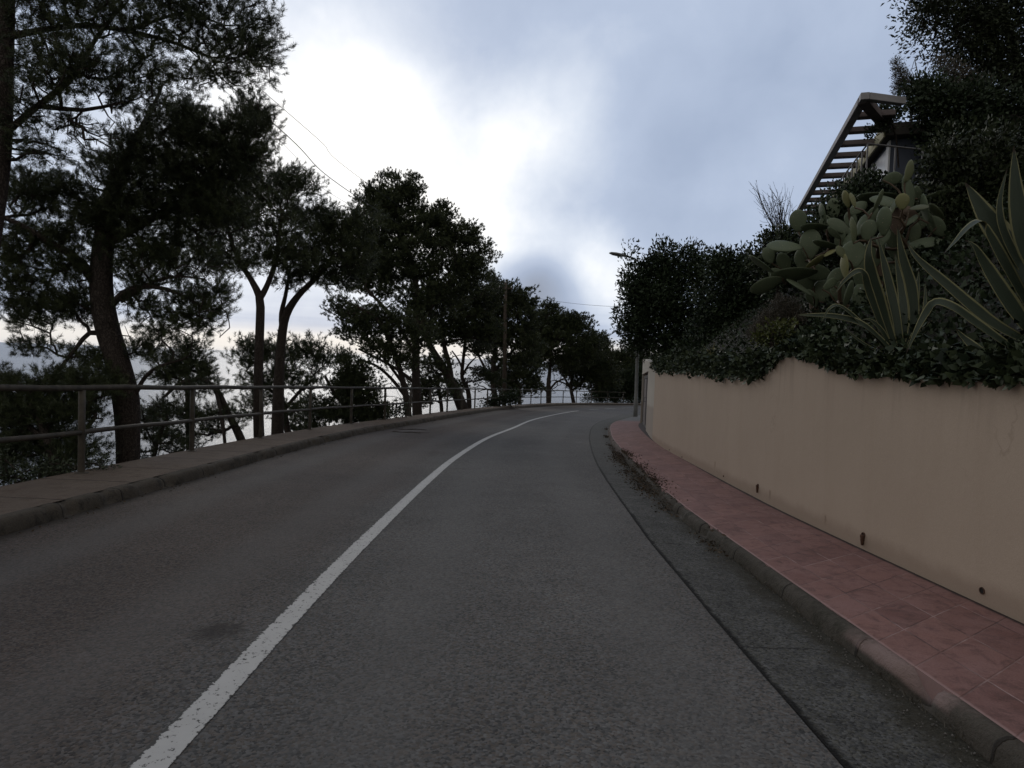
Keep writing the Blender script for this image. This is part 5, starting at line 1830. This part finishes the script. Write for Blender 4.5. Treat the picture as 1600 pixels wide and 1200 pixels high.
for pts, W, tw in [
    ([(1660, 575, Y2), (1590, 548, Y2), (1530, 508, Y2), (1490, 480, Y2), (1462, 472, Y2 + .05), (1446, 490, Y2 + .1), (1430, 520, Y2 + .1), (1416, 552, Y2 + .1)], .085, .2),
    ([(1660, 565, Y2), (1600, 532, Y2), (1545, 500, Y2 + .05), (1480, 445, Y2 + .1), (1435, 405, Y2 + .15), (1416, 378, Y2 + .2)], .10, .35),
    ([(1660, 570, Y2), (1612, 520, Y2), (1575, 470, Y2), (1540, 415, Y2), (1522, 385, Y2 - .02), (1508, 375, Y2 - .03)], .13, .0),
    ([(1660, 560, Y2 + .1), (1615, 490, Y2 + .1), (1575, 420, Y2 + .1), (1545, 365, Y2 + .1), (1532, 346, Y2 + .05), (1512, 356, Y2), (1492, 378, Y2 - .05), (1474, 397, Y2 - .1)], .085, -.4),
    ([(1670, 560, Y2 + .1), (1630, 470, Y2 + .15), (1585, 400, Y2 + .2), (1545, 345, Y2 + .25), (1508, 285, Y2 + .3)], .24, .1),
    ([(1680, 540, Y2), (1630, 440, Y2), (1600, 370, Y2), (1588, 300, Y2), (1584, 228, Y2)], .15, .3),
    ([(1675, 540, Y2 + .2), (1610, 440, Y2 + .2), (1572, 370, Y2 + .2), (1562, 320, Y2 + .2), (1574, 262, Y2 + .2)], .07, .2),
    ([(1660, 582, Y2 - .05), (1600, 575, Y2 - .05), (1540, 555, Y2 - .05), (1506, 528, Y2), (1492, 512, Y2)], .11, .2),
    ([(1680, 560, Y2 - .1), (1650, 480, Y2 - .15), (1630, 390, Y2 - .2), (1625, 300, Y2 - .2)], .16, .1),
    ([(1665, 580, Y2 - .15), (1630, 575, Y2 - .25), (1600, 580, Y2 - .3), (1575, 590, Y2 - .35)], .06, .1),
    ([(1665, 565, Y2 + .2), (1600, 500, Y2 + .3), (1560, 450, Y2 + .4), (1530, 420, Y2 + .5)], .10, .1)]:
    agave_leaf(A2, pts, W, tw)

rd_ = np.random.default_rng(44)
for par_, (bx, by, bY), n_ in ((A1, (1405, 556, 5.65), 9), (A2, (1640, 580, 4.3), 8)):
    c0 = P(bx, by, bY)
    for i in range(n_):
        a_ = rd_.uniform(math.pi * .75, math.pi * 1.6)
        ln = rd_.uniform(.25, .5)
        d = np.array([math.cos(a_), math.sin(a_), 0])
        pts = [c0, c0 + d * ln * .4 + up_(rd_.uniform(.02, .09)), c0 + d * ln * .8 + up_(rd_.uniform(-.03, .03)), c0 + d * ln + up_(-.09)]
        pts = spline(np.array(pts), 0.05)
        V, U = [], []
        w_ = rd_.uniform(.012, .026)
        sd = np.array([-d[1], d[0], 0])
        m_ = len(pts)
        for q in range(m_):
            tw_ = math.sin(q * 1.3 + i) * .6
            f_ = 1 - (q / (m_ - 1)) ** 2 * .9
            s2 = sd * math.cos(tw_) + np.array([0, 0, math.sin(tw_)])
            V += [pts[q] - s2 * w_ * f_, pts[q] + up_(.006), pts[q] + s2 * w_ * f_, pts[q] - up_(.004)]
        Fc = []
        for q in range(m_ - 1):
            for j_ in range(4):
                Fc.append((q * 4 + j_, q * 4 + (j_ + 1) % 4, q * 4 + 4 + (j_ + 1) % 4, q * 4 + 4 + j_))
        o_ = mk('dead_leaf', np.array(V), Fc, M['dry'], par_, smooth=True, attr=np.full(len(V), rd_.uniform(0, 1)))

# ------------------------------------------------------------------ the house with its pergola
HZ = CH + 4.75


def PZ(px, py, z):
    d = ray(px, py)
    return np.array([0, 0, CH]) + d * ((z - CH) / d[2])


cA = PZ(1345, 150, HZ)          # near outer corner of the pergola
cB = PZ(1243, 333, HZ)          # far outer corner
cN = PZ(1405, 158, HZ)          # along the near beam
hC = PZ(1384, 200, HZ)          # house roof corner
du = (cB - cA) / np.linalg.norm(cB - cA)
dn = np.array([du[1], -du[0], 0.0])       # away from the road
Lp = np.linalg.norm(cB - cA) + 0.3
hse = empty('house', (hC[0] + 1.5, hC[1] + 2.5, CH + 2.3), 'flat-roofed house on the hill with a beam pergola jutting out over the bank', 'house')
up = np.array([0, 0, 1.0])
gap = np.dot(hC - cA, dn)
back = np.dot(hC - cA, du)
mb = MB()
mb.box(cA + du * Lp / 2 + up * 0.0 + dn * 0.07, du, dn, up, Lp / 2, 0.07, 0.06, 0.006)
beam = mb.build('pergola_edge_beam', M['beam2'], hse)
mb = MB()
dnear = cN - cA
dnl = np.linalg.norm(dnear)
dne = dnear / dnl
nn_ = np.array([-dne[1], dne[0], 0])
ln = dnl - 0.05
mb.box(cA + dne * (ln / 2 + 0.14) , dne, nn_, up, ln / 2, 0.06, 0.06, 0.006)
mb.build('pergola_end_beam', M['beam2'], hse)
# diagonal from the corner to the house
mb = MB()
dg = (hC + du * 0.1 + dn * 0.1) - cA
dl = np.linalg.norm(dg)
dge = dg / dl
mb.box(cA + dge * (dl / 2 + 0.1) - up * 0.02, dge, np.array([-dge[1], dge[0], 0]), up, dl / 2 - 0.06, 0.09, 0.055)
mb.build('pergola_corner_beam', M['beam'], hse)
ray_y = [190, 216, 239, 258, 273, 287, 299, 309, 318, 325, 330.5]
pxs = [1325 + 0, 1313, 1301, 1292, 1283.5, 1276, 1269, 1263, 1257.5, 1252.5, 1248]
nrf = 11
for i in range(nrf):
    s_ = 0.95 + (Lp - 1.25) * i / (nrf - 1)
    mb = MB()
    c0 = cA + du * s_ + dn * 0.143
    lng = gap - 0.143 - 0.033
    mb.box(c0 + dn * lng / 2, dn, du, up, lng / 2, 0.085, 0.05, 0.006)
    mb.build('pergola_rafter', M['beam'], hse)
# roof slab with yellowed fascia
WH = 4.2
roofL = Lp - back + 2
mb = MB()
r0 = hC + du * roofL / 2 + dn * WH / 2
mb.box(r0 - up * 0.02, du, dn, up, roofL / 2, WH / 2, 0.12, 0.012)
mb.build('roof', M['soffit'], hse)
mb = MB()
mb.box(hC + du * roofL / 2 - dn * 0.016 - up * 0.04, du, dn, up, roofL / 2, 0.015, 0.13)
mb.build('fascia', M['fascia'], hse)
wz0, wz1 = CH + 2.35, HZ - 0.142
wc = hC + du * 0.25 + dn * 0.16
hgt = wz1 - wz0
mb = MB()
cc = wc + du * (roofL - .9) / 2 + dn * (WH - .4) / 2
cc[2] = (wz0 + wz1) / 2 - 0.6
mb.box(cc, du, dn, up, (roofL - .9) / 2, (WH - .4) / 2, hgt / 2 + 0.6)
mb.build('house_wall', M['housewall'], hse)


def wallpanel(name, o0, ax, off_n, u0, u1, z0, z1, th, m, parent):
    mb = MB()
    c = o0 + ax * (u0 + u1) / 2 - off_n * (th / 2 + 0.003)
    c = np.array([c[0], c[1], (z0 + z1) / 2])
    mb.box(c, ax, off_n, up, (u1 - u0) / 2, th / 2, (z1 - z0) / 2)
    return mb.build(name, m, parent)


wallpanel('corner_post', wc, du, dn, 0.0, 0.20, wz0 - .5, wz1 - 0.02, 0.03, M['white'], hse)
wn_ = wallpanel('window', wc, du, dn, 0.21, 1.75, wz0 - .3, wz1 - 0.12, 0.02, M['glass'], hse)
wallpanel('mullion', wc, du, dn, 1.15, 1.2, wz0 - .3, wz1 - 0.12, 0.05, M['gate'], wn_)
wn_ = wallpanel('window', wc, du, dn, 2.9, 4.6, wz0 - .3, wz1 - 0.3, 0.02, M['glass'], hse)
for q in (0.35, 0.95, 1.55):
    wallpanel('shutter_panel', wc + du * 0.0, dn, du, q, q + 0.55, wz0 - .4, wz1 - 0.15, 0.03, M['housewall'], hse)
# terrace slab
mb = MB()
tr0 = cA + du * (Lp / 2 + 0.8) + dn * 1.6
tr0[2] = CH + 2.2
mb.box(tr0, du, dn, up, Lp / 2, 1.3, 0.10, 0.01)
mb.build('terrace_slab', M['fascia'], hse)

tr = empty('balcony_railing', PZ(1356, 224, CH + 3.35), 'thin black balcony railing in front of the hill house terrace', 'railing')
zt = CH + 3.45
pa = PZ(1356, 224.5, zt)
pb = PZ(1442, 234, zt)
pc = PZ(1312, 283, zt)
q = []
for a_, b2, n_ in ((pa, pc, 6), (pa, pb, 2)):
    mb = MB()
    mb.tube([a_, (a_ + b2) / 2, b2], 0.014, 6)
    mb.build('top_rail', M['gate'], tr, True)
    for i in range(n_ + 1):
        if i == 0 and b2 is pb:
            continue
        p0 = a_ + (b2 - a_) * i / n_
        mb = MB()
        mb.tube([p0 - up * 0.012, p0 - up * 1.1], 0.012, 6)
        mb.build('baluster', M['gate'], tr, True)
an = empty('antenna', P(1437, 130, 13), 'thin antenna mast above the dark tree crown beside the house', 'antenna')
mb = MB()
mb.tube([P(1439, 160, 13), P(1437, 128, 13), P(1429, 93, 13)], [0.014, 0.012, 0.008], 5)
mb.build('mast', M['gate'], an)
mb = MB()
mb.tube([P(1428, 96, 13), P(1424, 110, 13), P(1430, 122, 13)], 0.006, 4)
mb.tube([P(1423, 108, 13), P(1433, 105, 13)], 0.006, 4)
mb.build('crossbar', M['gate'], an)

# ------------------------------------------------------------------ street lamp
lb = np.array([float(c_w(31.3)) - 0.55, 31.3, float(zr(31.3)) + 0.1])
lb = np.array([6.10, 31.3, float(zr(31.3)) + 0.1])
sl = empty('street_lamp', lb, 'tall grey street lamp rising behind the dark shrub at the bend', 'street lamp')
topz = P(990, 408, 31.3)[2]
mb = MB()
lt = P(1000, 420, 31.3)
mb.tube([lb, lb + up * 0.02, lb + up * .8, lb + up * .82, lb * .5 + lt * .5, lt], [0.11, 0.11, 0.105, 0.085, 0.07, 0.055], 14)
mb.build('pole', M['lamp'], sl, True)
mb = MB()
a1 = P(1001, 420, 31.3)
arm = spline(np.array([lt, P(998, 410, 31.3), P(990, 403.5, 31.2), P(982, 402, 31.1)]), 0.06)
mb.tube(arm, 0.035, 10)
mb.build('arm', M['lamp'], sl, True)
h0 = P(984, 401.8, 31.1)
h1 = P(952, 395.5, 30.9)
hd = h1 - h0
hl = np.linalg.norm(hd)
hd /= hl
hs = np.cross(hd, up)
hs /= np.linalg.norm(hs)
hu = np.cross(hs, hd)
V, Fc = [], []
nu = 12
secs = [(0, .05, .05), (.15, .08, .07), (.4, .15, .10), (.7, .17, .10), (.92, .13, .075), (1, .05, .03)]
for t_, hw, hh in secs:
    for j in range(nu):
        a_ = 2 * math.pi * j / nu
        zz = math.sin(a_) * hh * (1.0 if math.sin(a_) > 0 else 0.45)
        V.append(h0 + hd * hl * t_ + hs * math.cos(a_) * hw + hu * zz)
for i in range(len(secs) - 1):
    for j in range(nu):
        Fc.append((i * nu + j, i * nu + (j + 1) % nu, (i + 1) * nu + (j + 1) % nu, (i + 1) * nu + j))
Fc += [tuple(range(nu - 1, -1, -1)), tuple(range(len(V) - nu, len(V)))]
hdo = mk('lamp_head', np.array(V), Fc, M['lamp'], sl, smooth=True)
V = []
for t_, hw in ((.35, .10), (.65, .12), (.88, .08)):
    for s2 in (-1, 1):
        V.append(h0 + hd * hl * t_ + hs * hw * s2 - hu * 0.052)
mk('lens', np.array(V), [(0, 1, 3, 2), (2, 3, 5, 4)], M['lens'], hdo)

# ------------------------------------------------------------------ utility pole and cables
ub = P(788, 640, 41)
up0 = empty('utility_pole', (ub[0], ub[1], float(ground_z(ub[0], ub[1])[0])), 'dark wooden utility pole among the pines at the near side of the bend', 'utility pole')
ut = P(790, 442, 41)
mb = MB()
b0 = np.array([ub[0], 41, float(ground_z(ub[0], 41)[0]) - 0.2])
mb.tube([b0, b0 * .5 + ut * .5, ut], [0.15, 0.13, 0.10], 12)
mb.build('pole', M['wood'], up0, True)
mb = MB()
mb.box(ut - up * 0.35, (1, 0, 0), (0, 1, 0), up, 0.45, 0.05, 0.05)
mb.build('crossarm', M['wood'], up0)
for s2 in (-0.38, 0.0, 0.38):
    mb = MB()
    c = ut + np.array([s2, 0, -0.3 + (0.32 if s2 == 0 else 0)])
    mb.tube([c, c + up * .05, c + up * .07, c + up * .11], [0.03, 0.045, 0.03, 0.02], 8)
    mb.build('insulator', M['white'], up0, True)


def cable(label, a_, b2, sag, rad, through=None):
    t_ = np.linspace(0, 1, 40)[:, None]
    if through is None:
        p = a_ + (b2 - a_) * t_
        p[:, 2] -= (4 * sag * t_ * (1 - t_))[:, 0]
    else:
        p = spline(np.array([a_] + through + [b2]), 0.5)
    mb = MB()
    mb.tube(p, rad, 5)
    o = mb.build('overhead_cable', M['cable'], None, True)
    tag(o, label, 'cable', 'overhead cables')


def extend(p_near, Yn, p_far, Yf, Yend):
    a_ = P(*p_near, Yn)
    b2 = P(*p_far, Yf)
    k = (Yend - Yf) / (Yn - Yf)
    return b2 + (a_ - b2) * k


e1 = extend((433, 198), 15.7, (560, 309), 22.5, 2)
cable('thickest of the overhead cables dropping from the upper left into the tallest pine', e1, ut + np.array([-.38, 0, -.19]), 0.05, 0.012, [P(433, 198, 15.7), P(560, 309, 22.5)])
e1 = extend((385, 120), 13.4, (500, 220), 18.5, 2)
cable('uppermost overhead cable, leaving the pine branches at the upper left', e1, ut + np.array([0.1, 0, .12]), 0.05, 0.007, [P(385, 120, 13.4), P(500, 220, 18.5), P(572, 285, 23.5)])
e1 = extend((432, 215), 15.7, (550, 322), 22.5, 2)
cable('thinnest overhead cable, just below the thick one', e1, ut + np.array([.38, 0, -.19]), 0.05, 0.005, [P(432, 215, 15.7), P(550, 322, 22.5)])
cable('faint cable crossing over the bend toward the street lamp', ut + np.array([0.0, 0, -.5]), P(1003, 480, 31.3), 0.25, 0.008)

# ------------------------------------------------------------------ small things on the ground
r = np.random.default_rng(91)


def litter(name, label, cat, pos, L, W, m, flat=0.25, sc_=(0.6, 1.3)):
    n_ = len(pos)
    dirs = np.stack([r.normal(0, 1, n_), r.normal(0, 1, n_), r.normal(0, flat, n_)], 1)
    V, T = place_templates(leaf_templates(L, W, fold=.15), pos, dirs, r.uniform(*sc_, n_), r)
    tag(mk(name, V, np.arange(len(V)).reshape(-1, 4), M[m], attr=T), label, cat, kind='stuff')


N = 3400
cl = np.concatenate([r.uniform(7.0, 13.5, 30), r.uniform(4, 22, 10)])
k = r.integers(0, len(cl), N)
y = np.clip(cl[k] + r.normal(0, .22, N), 1.6, 24)
sp2 = np.where(k < 30, .10, .04)
x = c_rk(y) + r.normal(np.where(k < 26, -.04, -.06), sp2, N)
z = zr(y) + np.where(x > c_rk(y) + .01, .115, 0.004 + 0.05 * np.exp(-((x - c_rk(y)) / .08) ** 2) * (k < 26)) + r.uniform(0, .02, N)
litter('leaf_litter', 'dry pine needles and leaves gathered along the right-hand kerb', 'leaf litter', np.stack([x, y, z], 1), 0.034, 0.014, 'dry')
N = 260
y = r.uniform(8.5, 13, N)
x = c_rk(y) + r.uniform(0.05, .35, N) * r.uniform(0, 1, N)
litter('leaf_litter', 'scattered dry leaves blown onto the red footway near its far kerb', 'leaf litter', np.stack([x, y, zr(y) + .112 + r.uniform(0, .01, N)], 1), 0.03, 0.014, 'dry')
N = 700
y = r.uniform(2, 30, N)
x = c_lk(y) + np.abs(r.normal(0, .09, N))
litter('leaf_litter', 'brown needles lying along the foot of the seaward kerb', 'leaf litter', np.stack([x, y, zr(y) + .005 + r.uniform(0, .008, N)], 1), 0.03, 0.010, 'dry')
N = 500
y = np.concatenate([r.uniform(1.6, 16, 300), r.normal(2.9, .25, 80), r.normal(4.4, .4, 120)])
x = c_rk(y) - 0.015 + r.normal(0, .012, N)
pos = np.stack([x, y, zr(y) + 0.0], 1)
dirs = np.stack([r.normal(-.3, .4, N), r.normal(0, .4, N), r.uniform(.7, 1.2, N)], 1)
V, T = place_templates(leaf_templates(0.035, 0.006), pos, dirs, r.uniform(.4, 1.1, N), r)
tag(mk('weeds', V, np.arange(len(V)).reshape(-1, 4), M['heather'], attr=T), 'tiny weeds and dry grass blades rooted in the kerb joint', 'weeds', kind='stuff')
# small loose stones in the gutter
N = 700
y = 1.5 + r.exponential(4.5, N)
x = c_rk(y) - 0.02 - r.exponential(.12, N)
x = np.maximum(x, c_j(y) - .3)
o8 = np.array([[1, 0, 0], [-1, 0, 0], [0, 1, 0], [0, -1, 0], [0, 0, 1], [0, 0, -1.0]])
V = o8[None] * r.uniform(.6, 1.2, (N, 6, 1)) * r.uniform(.002, .007, (N, 1, 1)) + np.stack([x, y, zr(y) + .004], 1)[:, None]
f8 = np.array([[0, 2, 4], [2, 1, 4], [1, 3, 4], [3, 0, 4], [2, 0, 5], [1, 2, 5], [3, 1, 5], [0, 3, 5]])
tag(mk('loose_stones', V.reshape(-1, 3), (f8[None] + np.arange(N)[:, None, None] * 6).reshape(-1, 3), M['pebble']), 'tiny loose stones in the gutter by the right-hand kerb', 'gravel', kind='stuff')
# twigs lying on the road by the seaward kerb
for (px, py, ln, an_) in ((642, 671.5, .9, .15), (636, 676, .8, -.1)):
    d = ray(px, py)
    t_ = -CH / (d[2] + G * d[1])
    c = np.array([0, 0, CH]) + d * t_
    mb = MB()
    pts = [c + np.array([q * ln, q * an_, 0.012 + 0.01 * math.sin(q * 9)]) for q in np.linspace(-.5, .5, 7)]
    mb.tube(pts, [0.006, 0.01, 0.012, 0.012, 0.011, 0.009, 0.005], 6)
    for _ in range(4):
        q0 = pts[r.integers(1, 6)]
        mb.tube([q0, q0 + np.array([r.normal(0, .1), r.normal(0, .15), .015])], [0.006, 0.003], 4)
    o = mb.build('fallen_twig', M['bark'])
    tag(o, 'thin twig on the asphalt near the seaward kerb, ' + ('farther of the pair' if py < 674 else 'nearer of the pair'), 'twig', 'fallen twigs')
